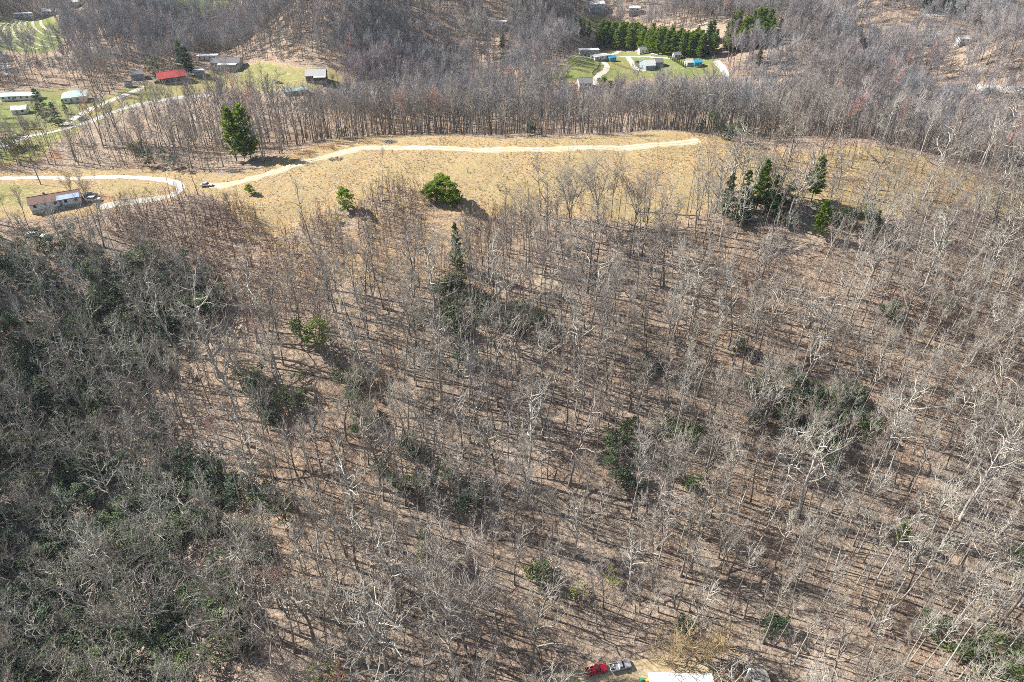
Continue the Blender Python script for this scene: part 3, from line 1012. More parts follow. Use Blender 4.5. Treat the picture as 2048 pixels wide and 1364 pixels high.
def jitter_grid(x0, x1, y0, y1, cell, amount=0.85):
    xs, ys = np.meshgrid(np.arange(x0, x1, cell), np.arange(y0, y1, cell))
    x = xs.ravel() + prng.uniform(-amount, amount, xs.size) * cell * 0.6
    y = ys.ravel() + prng.uniform(-amount, amount, xs.size) * cell * 0.6
    return x, y

def in_view(x, y, z, h=20, ml=0.10, mr=0.06, mb=0.10):
    px, py, d = project(x, y, z)
    _, pt, _ = project(x, y, z + h)
    return (px > -2048 * ml) & (px < 2048 * (1 + mr)) & (pt < 1364 * (1 + mb)) & (py > -60) & (y > 25)

def road_clear(x, y, extra=2.0):
    ok = np.ones(np.shape(x), bool)
    for line, w, _ in ROADS.values():
        ok &= line_dist(line[::2] if len(line) > 8 else line, x, y) > w / 2 + extra
    return ok

def vnoise(x, y, s, seed=0):
    return 0.5 + 0.25 * (np.sin(x * s + 1.7 * seed + 2 * np.sin(y * s * 0.7 + seed)) + np.sin(y * s * 1.13 - 0.9 * seed + 2 * np.sin(x * s * 0.6 - seed)))

KEEP_OUT = []      # (x, y, radius) round buildings and vehicles

def keep_clear(x, y):
    ok = np.ones(np.shape(x), bool)
    for cx, cy, r in KEEP_OUT:
        ok &= (x - cx) ** 2 + (y - cy) ** 2 > r * r
    return ok

THIN = []          # (x, y, half width, length towards the camera, share felled): where a yard or house shows through the woods

def thinned(x, y):
    gone = np.zeros(np.shape(x), bool)
    for cx, cy, hw, ln, share in THIN:
        lat = np.abs(x * (cy / np.maximum(y, 1)) - cx)
        gone |= (lat < hw) & (y < cy + 2) & (y > cy - ln) & (prng.random(np.shape(x)) < share)
    return gone

LABELLED = []

ORD = 'first second third fourth fifth sixth seventh eighth ninth tenth eleventh twelfth thirteenth fourteenth fifteenth sixteenth seventeenth eighteenth nineteenth twentieth twenty-first twenty-second twenty-third twenty-fourth twenty-fifth twenty-sixth'.split()

def place_words(px, py):
    cols = ['at the left edge', 'far left', 'left of centre', 'just left of centre', 'at the centre', 'just right of centre', 'right of centre', 'far right', 'at the right edge']
    rws = ['just below the meadow', 'high on the slope', 'above mid-slope', 'at mid-slope', 'below mid-slope', 'low on the slope', 'at the bottom edge']
    c = cols[int(min(8, max(0, px / 2048 * 9)))]
    r = rws[int(min(6, max(0, (py - 360) / 1004 * 7)))]
    return r, c

def later(o, text, x, y, z, h=0.0):
    """remember a thing whose label still has to be told apart from its likes"""
    px, py, _ = project(x, y, z + h)
    LABELLED.append((o, text, float(px)))
    return o

def settle_labels():
    by = {}
    for o, t, px in LABELLED:
        by.setdefault(t, []).append((px, o))
    for t, lst in by.items():
        lst.sort(key=lambda a: a[0])
        n = len(lst)
        for i, (_, o) in enumerate(lst):
            o['label'] = t if n == 1 else t + ', ' + ('left one' if i == 0 else 'right one') if n == 2 else t + ', %s from the left' % ORD[min(i, 25)]

# ------------------------------------------------------------------ buildings
def house(name, label, cat, p1, p2, width, wall_h=2.6, roof_h=1.3, wall='white_siding', roof='grey_shingle', near=False, wins=4, shape='gable',
          door=0.35, group=None, chimney=None, over=0.35, porch=None, keep=True, trim='white_siding', length=None, front=True, end_wins=1):
    """p1, p2: photo pixels of the foot of the wall that faces the camera"""
    f = at_near if near else at
    A, B = f(*p1), f(*p2)
    d = Vector((B.x - A.x, B.y - A.y, 0))
    across = abs(p2[0] - p1[0]) / FPX * float(project(A.x, A.y, A.z)[2])
    if d.length > 1.35 * across or abs(d.y) > 0.8 * abs(d.x):
        d = Vector((across, 0.12 * across, 0))
        B = A + d
    L = length or d.length
    d.normalize()
    back = Vector((-d.y, d.x, 0))
    if back.y < 0:
        back = -back
    c = (A + B) / 2 + back * width / 2
    zs = [ht(c.x + d.x * L * sx / 2 + back.x * width * sy / 2, c.y + d.y * L * sx / 2 + back.y * width * sy / 2) for sx in (-1, 1) for sy in (-1, 1)]
    z0 = max(zs)
    e = link(name, None, None, (c.x, c.y, z0), (0, 0, math.atan2(d.y, d.x)))
    e.empty_display_size = 1
    tag(e, label, cat, group)
    hx, hy = L / 2, width / 2
    low = min(zs) - z0 - 0.3
    MB().box(-hx + 0.08, hx - 0.08, -hy + 0.08, hy - 0.08, low, 0.35).build('foundation', 'concrete', e)
    m = MB()
    if shape == 'gable':
        m.prism([(-hy, 0.35), (hy, 0.35), (hy, wall_h), (0, wall_h + roof_h), (-hy, wall_h)], -hx, hx, 'x')
    elif shape == 'shed':
        m.prism([(-hy, 0.35), (hy, 0.35), (hy, wall_h + roof_h), (-hy, wall_h)], -hx, hx, 'x')
    else:
        m.box(-hx, hx, -hy, hy, 0.35, wall_h)
    m.build('wall', wall, e)
    th, o = 0.16, over
    if shape == 'gable':
        s = roof_h / hy
        prof = [(-hy - o, wall_h - s * o + 0.02), (0, wall_h + roof_h + 0.02), (hy + o, wall_h - s * o + 0.02), (hy + o, wall_h - s * o + th), (0, wall_h + roof_h + th + 0.03), (-hy - o, wall_h - s * o + th)]
        ro = MB().prism(prof, -hx - o, hx + o, 'x').build('roof', roof, e)
        MB().box(-hx - o - 0.02, hx + o + 0.02, -0.16, 0.16, wall_h + roof_h + th, wall_h + roof_h + th + 0.09).build('ridge_cap', roof, ro)
    elif shape == 'shed':
        s = roof_h / (2 * hy)
        prof = [(-hy - o, wall_h - s * o + 0.02), (hy + o, wall_h + roof_h + s * o + 0.02), (hy + o, wall_h + roof_h + s * o + th), (-hy - o, wall_h - s * o + th)]
        ro = MB().prism(prof, -hx - o, hx + o, 'x').build('roof', roof, e)
    elif shape == 'hip':
        n = MB()
        k = min(hy, hx) * 0.95
        a, b2 = hx + o, hy + o
        n.V = [(-a, -b2, wall_h), (a, -b2, wall_h), (a, b2, wall_h), (-a, b2, wall_h), (-a + k, 0, wall_h + roof_h), (a - k, 0, wall_h + roof_h)]
        n.V += [(x, y, z + 0.15) for x, y, z in n.V[:4]]
        n.F = [(0, 3, 2, 1), (6, 7, 5, 4), (7, 8, 5), (8, 9, 4, 5), (9, 6, 4), (0, 1, 7, 6), (1, 2, 8, 7), (2, 3, 9, 8), (3, 0, 6, 9)]
        ro = n.build('roof', roof, e)
    else:
        ro = MB().box(-hx - o, hx + o, -hy - o, hy + o, wall_h + 0.003, wall_h + 0.2).build('roof', roof, e)
        for k in range(int(L / 1.2)):
            x = -hx + 0.6 + k * 1.2
            MB().box(x - 0.03, x + 0.03, -hy - o + 0.02, hy + o - 0.02, wall_h + 0.2, wall_h + 0.235).build('roof_seam', roof, ro)
    if chimney is not None:
        MB().box(chimney - 0.35, chimney + 0.35, 0.3, 0.95, wall_h + 0.2, wall_h + roof_h + 0.9).build('chimney', 'brick', ro)
    def window(x, y, ax, sgn):
        w, z0_, z1_ = 0.5, 1.2, 2.15
        def bx(a0, a1, b0, b1, q0, q1):
            return (a0, a1, b0, b1, q0, q1) if ax == 'x' else (b0, b1, a0, a1, q0, q1)
        b0, b1 = sorted((y, y + sgn * 0.05))
        wv = MB().box(*bx(x - w - 0.08, x + w + 0.08, b0, b1, z0_ - 0.08, z1_ + 0.08)).build('window', trim, e)
        b0, b1 = sorted((y + sgn * 0.02, y + sgn * 0.07))
        MB().box(*bx(x - w, x + w, b0, b1, z0_, z1_)).build('pane', 'glass_dark', wv)
        b0, b1 = sorted((y, y + sgn * 0.12))
        MB().box(*bx(x - w - 0.12, x + w + 0.12, b0, b1, z0_ - 0.16, z0_ - 0.085)).build('sill', trim, wv)
    if front and wins:
        for k in range(wins):
            x = -hx + (k + 0.5) * L / wins
            if door is not None and abs(x - (-hx + door * L)) < 1.05:
                continue
            window(x, -hy, 'x', -1)
        for k in range(end_wins):
            yy = -hy + (k + 0.5) * width / end_wins
            window(yy, hx, 'y', 1)
            window(yy, -hx, 'y', -1)
        if door is not None:
            x = -hx + door * L
            do = MB().box(x - 0.46, x + 0.46, -hy - 0.06, -hy, 0.36, 2.12).build('door', 'weathered_wood', e)
            MB().box(x + 0.3, x + 0.38, -hy - 0.11, -hy - 0.062, 1.1, 1.2).build('handle', 'steel', do)
            MB().box(x - 0.8, x + 0.8, -hy - 1.0, -hy - 0.065, low, 0.3).build('step', 'concrete', e)
    if porch:
        x0, x1, dep, pm = porch
        po = MB().prism([(-hy - dep, wall_h - 0.5), (-hy - 0.36, wall_h - 0.22), (-hy - 0.36, wall_h - 0.10), (-hy - dep, wall_h - 0.38)], x0, x1, 'x').build('porch_roof', pm, e)
        for x in (x0 + 0.15, x1 - 0.15):
            MB().box(x - 0.06, x + 0.06, -hy - dep + 0.1, -hy - dep + 0.22, low, wall_h - 0.48).build('porch_post', trim, e)
    if keep:
        for t in (-0.4, 0, 0.4):
            KEEP_OUT.append((c.x + d.x * L * t, c.y + d.y * L * t, max(width * 0.8, L * 0.28) + 2))
            for q in (6, 14):       # the yard on the camera's side
                KEEP_OUT.append((c.x + d.x * L * t - c.x * q / 300, c.y + d.y * L * t - q, max(width * 0.5, L * 0.2) + 1))
        if not near:
            THIN.append((c.x, c.y, L * 0.5 + 2, 75, 0.8))
    return e, c, d, back, L

home = house('mobile_home', 'low brown-roofed home with blue tarp on its roof beside the gravel loop', 'house', (66, 430), (166, 408), 7.5, 2.5, 1.5,
             'white_siding', 'brown_shingle', True, 5, door=0.6, chimney=-3.0)
e, c, d, back, L = home
s = 1.5 / 3.75
MB().prism([(-3.98, 2.5 - s * 0.23 + 0.2), (-1.7, 2.5 + 1.5 - 1.7 * s + 0.2), (-1.7, 2.5 + 1.5 - 1.7 * s + 0.225), (-3.98, 2.5 - s * 0.23 + 0.225)], 0.6, L / 2 - 0.2, 'x').build('roof_tarp', 'tarp_blue', e)

house('long_white_home', 'long white single-storey home with pale green roof behind the tall pine', 'house', (4, 204), (74, 200), 6.5, 2.5, 1.1, 'white_siding', 'pale_green_roof', wins=6)
house('green_roofed_house', 'house with broad pale green hipped roof beside the valley drive', 'house', (128, 208), (176, 204), 11, 2.8, 2.4, 'white_siding', 'pale_green_roof', shape='hip', wins=4)
house('small_white_house', 'small white gabled outbuilding left of the tall pine', 'outbuilding', (26, 231), (55, 228), 6, 2.5, 1.2, 'white_siding', 'white_metal_roof', wins=2)
house('garden_shed', 'small blue-grey shed standing alone by the upper drive', 'shed', (252, 176), (267, 175), 3.2, 2.2, 0.8, 'blue_siding', 'grey_shingle', wins=1, door=None)
house('grey_house', 'grey house with white trim at the top of the valley drive', 'house', (264, 161), (290, 158), 7, 2.5, 1.4, 'grey_siding', 'grey_shingle', wins=3)
house('red_roofed_barn', 'long building under a bright red metal roof', 'barn', (322, 169), (378, 165), 11, 3.0, 2.6, 'dark_wood', 'red_metal_roof', wins=3)
house('white_carport', 'white-roofed carport beside the red-roofed building', 'carport', (390, 152), (411, 151), 5, 2.5, 0.3, 'grey_siding', 'white_metal_roof', shape='flat', wins=1, door=None)
house('white_trailer', 'long white trailer home uphill of the dark conifer', 'trailer', (396, 121), (434, 111), 4.6, 2.8, 0.3, 'white_siding', 'white_metal_roof', shape='flat', wins=4)
house('grey_roofed_house', 'large dark grey-roofed house below the white trailer', 'house', (424, 142), (481, 140), 9, 2.7, 2.3, 'grey_siding', 'grey_shingle', wins=5, porch=(-4, 8, 3.0, 'white_metal_roof'))
house('timber_house', 'dark timber house with pale metal roof at the edge of the green lawn', 'house', (613, 166), (652, 160), 9, 3.2, 2.8, 'dark_wood', 'light_shingle', wins=3, porch=(-1, 6, 2.8, 'light_shingle'), trim='weathered_wood')
house('teal_roofed_shed', 'low teal-roofed building half hidden behind the ridge trees', 'outbuilding', (572, 193), (618, 190), 6, 2.3, 0.9, 'weathered_wood', 'teal_roof', wins=3)
house('roadside_trailer', 'white trailer beside the road above the striped field', 'trailer', (29, 35), (60, 34), 5, 2.8, 0.3, 'white_siding', 'white_metal_roof', shape='flat', wins=3)
house('farm_house', 'white house at the upper corner of the striped field', 'house', (86, 33), (122, 31), 8, 2.8, 1.8, 'white_siding', 'white_metal_roof', wins=3)
house('white_cottage', 'small white cottage in the woods above the striped field', 'cottage', (147, 20), (159, 19), 6, 2.6, 1.4, 'white_siding', 'white_metal_roof', wins=2, door=None)
house('silver_trailer', 'long silver-white trailer at the upper left of the hamlet', 'trailer', (1160, 109), (1198, 107), 5, 2.8, 0.3, 'grey_siding', 'white_metal_roof', shape='flat', wins=4)
house('low_white_house', 'low pale house with flat roof beside the bright blue shed', 'house', (1190, 122), (1219, 121), 6, 2.5, 0.3, 'white_siding', 'light_shingle', shape='flat', wins=3)
house('blue_shed', 'bright blue shed beside the low pale house', 'shed', (1220, 124), (1232, 123), 4.5, 2.6, 1.0, 'blue_paint', 'blue_paint', wins=1, door=None)
house('upper_house', 'grey-roofed house at the back of the hamlet under the pines', 'house', (1279, 110), (1297, 109), 6, 2.6, 1.5, 'white_siding', 'grey_shingle', wins=2)
house('gabled_house', 'pale-roofed gabled house in the middle of the hamlet', 'house', (1291, 141), (1310, 140), 12, 2.9, 2.4, 'blue_siding', 'light_shingle', wins=3)
house('side_wing_house', 'smaller grey house just right of the pale gabled house', 'house', (1311, 135), (1326, 134), 7, 2.7, 1.8, 'grey_siding', 'grey_shingle', wins=2, keep=False)
house('hedge_house', 'grey house behind the dark hedge row', 'house', (1348, 119), (1361, 118), 5, 2.5, 1.3, 'grey_siding', 'grey_shingle', wins=2)
house('grey_cabin', 'grey cabin left of the bright blue cabin by the road', 'cabin', (1374, 134), (1386, 133), 6, 2.5, 1.4, 'grey_siding', 'light_shingle', wins=2, door=None)
house('blue_cabin', 'bright blue cabin near the road at the right of the hamlet', 'cabin', (1388, 135), (1403, 134), 5, 2.6, 1.4, 'blue_paint', 'blue_paint', wins=2)
house('slope_house', 'dark-roofed house at the near edge of the hamlet above the ridge trees', 'house', (1158, 184), (1184, 184), 9, 2.7, 1.9, 'white_siding', 'grey_shingle', wins=3)
house('hill_house', 'white house at the head of the small clearing above the hamlet', 'house', (1179, 25), (1209, 24), 8, 2.8, 1.6, 'white_siding', 'white_metal_roof', wins=3)
house('woodland_house', 'pale-roofed house among bare trees right of the small clearing', 'house', (1257, 34), (1279, 30), 6, 2.6, 1.3, 'white_siding', 'white_metal_roof', wins=2)
house('woods_trailer', 'white-roofed trailer alone in the woods left of the hamlet', 'trailer', (983, 59), (1012, 62), 5, 2.8, 0.3, 'white_siding', 'white_metal_roof', shape='flat', wins=3)
house('hollow_cottage', 'tiny white cottage in the far right woods', 'cottage', (1721, 90), (1733, 90), 5, 2.5, 1.0, 'white_siding', 'white_metal_roof', wins=1, door=None)
house('roadside_cottage', 'pale low cottage among far trees above the creek road', 'cottage', (1916, 96), (1938, 96), 5, 2.5, 1.0, 'white_siding', 'light_shingle', wins=2, door=None)
house('white_roofed_trailer', 'white flat-roofed trailer cut off by the bottom edge beside the pickups', 'trailer', (1300, 1400), (1424, 1402), 4.4, 2.9, 0.3, 'grey_siding', 'white_metal_roof', True, 5, 'flat', keep=False)
for q in (0, 5, 10, 15):
    for px_ in (1310, 1360, 1410):
        p = at_near(px_, 1375)
        KEEP_OUT.append((p.x * (1 - q / p.y), p.y - q, 5.0))
house('lean_to', 'weathered lean-to roof at the bottom edge right of the white trailer', 'shed', (1504, 1378), (1532, 1374), 3.5, 2.0, 0.5, 'weathered_wood', 'weathered_wood', True, 1, 'shed', door=None, keep=False)

# ------------------------------------------------------------------ vehicles
def vehicle(name, label, kind, p1, p2, paint, near=True, cat=None, flip=False, group=None, length=None, cargo=None):
    """nose points from p1 to p2; pixels of the ground line on the camera's side"""
    f = at_near if near else at
    A, B = f(*p1), f(*p2)
    if flip:
        A, B = B, A
    d = Vector((B.x - A.x, B.y - A.y, 0)).normalized()
    L = length or {'pickup': 5.4, 'car': 4.6, 'suv': 4.7}[kind]
    W = {'pickup': 1.95, 'car': 1.8, 'suv': 1.85}[kind]
    side = Vector((-d.y, d.x, 0))
    if side.y < 0:
        side = -side
    c = (A + B) / 2 + side * W / 2
    z = ht(c.x, c.y) + 0.1
    pitch = -math.atan2(ht(c.x + d.x * 2, c.y + d.y * 2) - ht(c.x - d.x * 2, c.y - d.y * 2), 4.0)
    e = link(name, None, None, (c.x, c.y, z), (0, pitch, math.atan2(d.y, d.x)))
    tag(e, label, cat or {'pickup': 'pickup truck', 'car': 'car', 'suv': 'car'}[kind], group)
    h, w = L / 2, W / 2
    if kind == 'pickup':
        body = [(-h, 0.42), (h - 0.1, 0.42), (h, 0.6), (h - 0.03, 0.98), (h - 0.25, 1.06), (0.95, 1.12), (-0.45, 1.12), (-0.45, 0.72), (-h, 0.72)]
        MB().prism(body, -w, w).build('body', paint, e, 0.04)
        bed = MB()
        bed.box(-h, -0.5, -w, -w + 0.09, 0.725, 1.14).box(-h, -0.5, w - 0.09, w, 0.725, 1.14).box(-h, -h + 0.09, -w + 0.092, w - 0.092, 0.725, 1.12)
        bed.build('cargo_bed', paint, e, 0.015)
        cab = [(-0.42, 1.123), (1.0, 1.123), (0.42, 1.74), (-0.30, 1.76)]
        roofx = (-0.34, 0.44, 1.762)
    elif kind == 'car':
        body = [(-h, 0.36), (h - 0.08, 0.34), (h, 0.5), (h - 0.06, 0.74), (h - 0.5, 0.86), (0.75, 0.96), (-1.35, 0.98), (-h + 0.06, 0.92), (-h, 0.7)]
        MB().prism(body, -w, w).build('body', paint, e, 0.06)
        cab = [(-1.75, 0.97), (0.95, 0.95), (0.2, 1.40), (-1.0, 1.42)]
        roofx = (-1.05, 0.22, 1.422)
    else:
        body = [(-h, 0.4), (h - 0.08, 0.4), (h, 0.58), (h - 0.05, 0.92), (h - 0.4, 1.02), (0.9, 1.08), (-h + 0.04, 1.08), (-h, 0.8)]
        MB().prism(body, -w, w).build('body', paint, e, 0.06)
        cab = [(-h + 0.12, 1.083), (0.98, 1.083), (0.35, 1.66), (-h + 0.42, 1.68)]
        roofx = (-h + 0.38, 0.37, 1.682)
    MB().prism(cab, -w + 0.14, w - 0.14).build('windows', 'glass_dark', e, 0.03)
    MB().box(roofx[0], roofx[1], -w + 0.13, w - 0.13, roofx[2], roofx[2] + 0.06, 0.04).build('roof', paint, e, 0.02)
    pil = MB()
    for s in (-1, 1):
        y0, y1 = sorted((s * (w - 0.145), s * (w - 0.125)))
        pil.box((cab[0][0] + cab[1][0]) / 2 - 0.05, (cab[0][0] + cab[1][0]) / 2 + 0.05, y0, y1, cab[0][1], roofx[2])
    pil.build('door_pillar', paint, e)
    for sx in (-1, 1):
        for sy in (-1, 1):
            x, y = sx * (h - 0.92), sy * (w - 0.1)
            wo = MB().tube([(x, y - 0.12, 0.24), (x, y + 0.12, 0.24)], [0.35, 0.35], 14)
            wo.F.append(tuple(range(13, -1, -1)))
            wh = wo.build('wheel', 'tyre', e)
            yy = y + sy * 0.125
            rm = MB().tube([(x, y, 0.24), (x, yy, 0.24)], [0.2, 0.2], 10)
            rm.build('rim', 'steel', wh)
    for s in (-1, 1):
        y0, y1 = sorted((s * (w - 0.1), s * (w - 0.5)))
        MB().box(h - 0.03, h + 0.012, y0, y1, 0.66, 0.84).build('headlight', 'lamp_glass', e)
        y0, y1 = sorted((s * (w - 0.06), s * (w - 0.3)))
        MB().box(-h - 0.012, -h + 0.03, y0, y1, 0.62, 0.7).build('tail_light', 'lamp_red', e)
    MB().box(h - 0.02, h + 0.07, -w + 0.05, w - 0.05, 0.42, 0.56).build('bumper', 'steel', e, 0.02)
    KEEP_OUT.append((c.x, c.y, 4.5))
    if near:
        for q in ((0, 4, 8, 12, 16, 20) if c.y < 150 else (4, 8, 12)):
            KEEP_OUT.append((c.x * (1 - q / c.y), c.y - q, 6.5 if c.y < 150 else 3.2))
    else:
        THIN.append((c.x, c.y, 4, 60, 0.8))
    if cargo:
        rg = random.Random(9)
        for k in range(cargo):
            x, y = rg.uniform(-h + 0.35, -0.9), rg.uniform(-w + 0.35, w - 0.35)
            a, bq, cz = rg.uniform(0.15, 0.3), rg.uniform(0.12, 0.25), rg.uniform(0.2, 0.5)
            co = Vector((x, y, 0.0))
            mt = e.matrix_basis
            p = mt @ Vector((x, y, 0.725))
            cr = MB().box(-a, a, -bq, bq, 0, cz).box(-a - 0.02, a + 0.02, -bq - 0.02, bq + 0.02, cz * 0.86, cz * 0.95)
            ob = cr.build('crate', ['weathered_wood', 'white_siding', 'steel', 'dark_wood'][k % 4], None, 0.01, loc=p, rot=(0, pitch, e.rotation_euler[2]))
            tag(ob, 'small %s crate in the bed of the %s pickup' % (['wooden', 'white', 'bare metal', 'dark'][k % 4], 'silver' if 'silver' in label else 'red'), 'crate', 'loads in the pickup beds')
    return e

vehicle('red_pickup', 'red pickup truck parked at the bottom edge of the woods', 'pickup', (1174, 1356), (1216, 1346), 'car_red', cargo=4)
vehicle('silver_pickup', 'silver pickup truck with loaded bed, nose to tail with the red one', 'pickup', (1222, 1349), (1264, 1338), 'car_silver', cargo=4)
vehicle('white_car', 'white car on the grass track right of the gravel loop', 'car', (401, 375), (425, 374), 'car_white')
vehicle('white_suv', 'white sport utility vehicle parked beside the brown-roofed home', 'suv', (172, 405), (204, 404), 'car_white')
vehicle('dark_suv', 'dark vehicle parked behind the white one at the brown-roofed home', 'suv', (170, 397), (192, 396), 'car_blue')
vehicle('black_car', 'black car on the pale drive of the green lawn', 'car', (546, 169), (566, 168), 'car_black', False)
vehicle('blue_car', 'dark blue car on the valley drive below the green-roofed house', 'car', (161, 242), (174, 240), 'car_blue', False)
vehicle('dark_car', 'dark car beside the red-roofed building', 'car', (311, 168), (324, 167), 'car_black', False)
vehicle('hamlet_white_car', 'white car in the yard at the back of the hamlet', 'suv', (1303, 113), (1311, 113), 'car_white', False)
vehicle('hamlet_dark_car', 'dark car on the curved drive in the hamlet', 'car', (1273, 127), (1281, 127), 'car_black', False)

# ------------------------------------------------------------------ poles, posts, fences, rows
def pole(px, py, top_py, label, near=True):
    p = (at_near if near else at)(px, py)
    h = tree_height(p, top_py)
    e = link('utility_pole', None, None, p)
    tag(e, label, 'utility pole')
    MB().tube([(0, 0, -0.5), (0, 0, h * 0.5), (0, 0, h)], [0.24, 0.21, 0.17], 8).build('post', 'weathered_wood', e)
    MB().box(-1.1, 1.1, -0.06, 0.06, h - 0.8, h - 0.66).build('cross_arm', 'weathered_wood', e)
    for x in (-0.95, 0.0, 0.95):
        MB().tube([(x, 0, h - 0.66), (x, 0, h - 0.45)], [0.05, 0.04], 6).build('insulator', 'glass_dark', e)
    KEEP_OUT.append((p.x, p.y, 5))
pole(82, 369, 327, 'wooden utility pole beside the gravel driveway')

for i, (px, py, tp, lb) in enumerate([(1441, 1361, 1338, 'slim pale post right of the white trailer, leftmost of three'), (1466, 1362, 1340, 'slim pale post right of the white trailer, middle of three'),
                                      (1489, 1366, 1338, 'thick white post right of the white trailer, beside the lean-to')]):
    p = at_near(px, py)
    h = tree_height(p, tp)
    r = 0.22 if i == 2 else 0.1
    e = link('yard_post', None, None, p)
    tag(e, lb, 'post')
    MB().box(-r, r, -r, r, -0.4, h).build('shaft', 'white_siding' if i == 2 else 'weathered_wood', e, 0.02)
    MB().box(-r - 0.05, r + 0.05, -r - 0.05, r + 0.05, h + 0.003, h + 0.08, 0.04).build('cap', 'white_siding', e)

for (px, py, mk, lb) in ((1283, 1362, 'green_plastic', 'green barrel beside the white trailer at the bottom edge'), (1294, 1364, 'yellow_plastic', 'yellow barrel between the green one and the white trailer')):
    p = at_near(px, py)
    e = link('plastic_barrel', None, None, p)
    tag(e, lb, 'barrel')
    MB().tube([(0, 0, 0), (0, 0, 0.1), (0, 0, 0.5), (0, 0, 1.0), (0, 0, 1.1)], [0.38, 0.42, 0.45, 0.42, 0.36], 14).build('body', mk, e)
    MB().tube([(0, 0, 1.103), (0, 0, 1.16)], [0.33, 0.3], 12).build('lid', mk, e)

def fence(label, pts, near=False, gap=2.4, h=1.3, mat='dark_wood'):
    line = px_line(pts, near, gap)
    root = link('rail_fence', None, None, (line[0][0], line[0][1], ht(*line[0])))
    tag(root, label, 'fence')
    o = Vector(root.location)
    for i, q in enumerate(line):
        z = ht(*q)
        MB().box(-0.08, 0.08, -0.08, 0.08, -0.3, h + 0.1).build('post', mat, root, loc=Vector((q[0], q[1], z)) - o)
        if i:
            a = line[i - 1]
            za = ht(*a)
            for r in (0.4, 0.8, 1.2):
                MB().tube([(a[0] - o.x, a[1] - o.y, za + r - o.z), (q[0] - o.x, q[1] - o.y, z + r - o.z)], [0.09, 0.09], 4).build('rail', mat, root)
fence('dark board fence between the blue shed and the curved drive', [(1224, 128), (1240, 133), (1258, 139)])
fence('dark fence along the curve of the hamlet lane', [(1190, 116), (1197, 125), (1196, 137), (1184, 150)])
fence('dark fence in front of the pale gabled house', [(1278, 144), (1284, 137), (1290, 139)])

rows = [[(90, 37), (82, 45), (90, 57), (104, 63), (124, 66)], [(76, 38), (66, 48), (76, 62), (96, 72), (122, 76)], [(62, 40), (52, 52), (60, 66), (84, 80), (112, 86)],
        [(48, 41), (38, 55), (46, 71), (68, 86), (100, 94)], [(36, 42), (24, 57), (32, 74), (52, 90), (78, 99)], [(24, 44), (9, 60), (16, 76), (34, 92), (52, 101)],
        [(12, 46), (-4, 60), (2, 78), (14, 92), (28, 100)], [(2, 48), (-16, 60), (-14, 76), (0, 92)]]
for r_ in rows:
    ln = px_line(r_, False, 3.0)
    o = strip('crop_row', ln, 1.9, 'mulch', 0.22, ragged=0.35, kind=None)
    tag(o, 'pale planting row in the striped green field, %s from the right' % ['first', 'second', 'third', 'fourth', 'fifth', 'sixth', 'seventh', 'eighth'][rows.index(r_)], 'crop row', 'planting rows in the striped field')

# brush piles and covered heaps
def heap(name, label, cat, px, py, rad, n, mats, near=True, ln=2.2):
    p = (at_near if near else at)(px, py)
    rg = random.Random(int(px * 7 + py))
    e = link(name, None, None, p)
    tag(e, label, cat)
    for k in range(n):
        a, q = rg.uniform(0, 6.3), rad * math.sqrt(rg.random())
        x, y = q * math.cos(a), q * math.sin(a) * 0.6
        z = 0.9 * (1 - q / rad) * rg.random() + 0.1
        b = rg.uniform(0, 3.2)
        l = ln * rg.uniform(0.5, 1.2)
        dx, dy, dz = math.cos(b) * l / 2, math.sin(b) * l / 2, rg.gauss(0, 0.25)
        MB().tube([(x - dx, y - dy, z - dz), (x + rg.gauss(0, .1), y + rg.gauss(0, .1), z + 0.1), (x + dx, y + dy, z + dz)], [0.09, 0.07, 0.03], 5).build('branch', mats[k % len(mats)], e)
heap('brush_pile', 'pile of grey cut branches beyond the farm track by the wood edge', 'brush pile', 778, 284, 3.4, 60, ['bark_grey', 'bark_pale', 'weathered_wood'])
heap('cut_brush', 'low heap of grey brush below the bend of the farm track', 'brush pile', 672, 318, 3.2, 40, ['bark_grey', 'bark_sapling'])

def log(p1, p2, r, label, mat='bark_grey'):
    a, b = at_near(*p1), at_near(*p2)
    rg = random.Random(int(p1[0]))
    c = (a + b) / 2
    pts = []
    for k in range(7):
        t = k / 6
        q = a.lerp(b, t)
        pts.append((q.x - c.x + rg.gauss(0, .12), q.y - c.y + rg.gauss(0, .12), ht(q.x, q.y) + r * 0.8 - c.z))
    e = link('fallen_log', None, None, c)
    tag(e, label, 'fallen log')
    MB().tube(pts, [r * (1 - 0.06 * k) for k in range(7)], 8).build('stem', mat, e)
    for k in range(5):
        q = pts[2 + k % 4]
        dr = side_dir(rg, (0, 0, 1), R(60))
        MB().tube([q, (q[0] + dr[0] * 1.2, q[1] + dr[1] * 1.2, q[2] + abs(dr[2]) * 1.2)], [r * 0.35, r * 0.12], 5).build('branch_stub', mat, e)
log((767, 1288), (803, 1310), 0.38, 'pale fallen log on the leaf litter near the bottom, left of centre', 'bark_pale')
log((1690, 778), (1722, 792), 0.3, 'dark fallen log on the right-hand wooded slope', 'bark_dark')
log((1155, 556), (1182, 556), 0.22, 'thin fallen trunk lying across the upper slope', 'bark_grey')
log((1270, 425), (1400, 432), 0.18, 'long thin fallen trunk along the lower edge of the meadow', 'bark_grey')
log((890, 1275), (925, 1279), 0.2, 'slender pale fallen pole left of the vase-shaped tree', 'bark_pale')
log((1140, 1112), (1190, 1106), 0.22, 'grey fallen trunk across the lower slope above the red pickup', 'bark_pale')
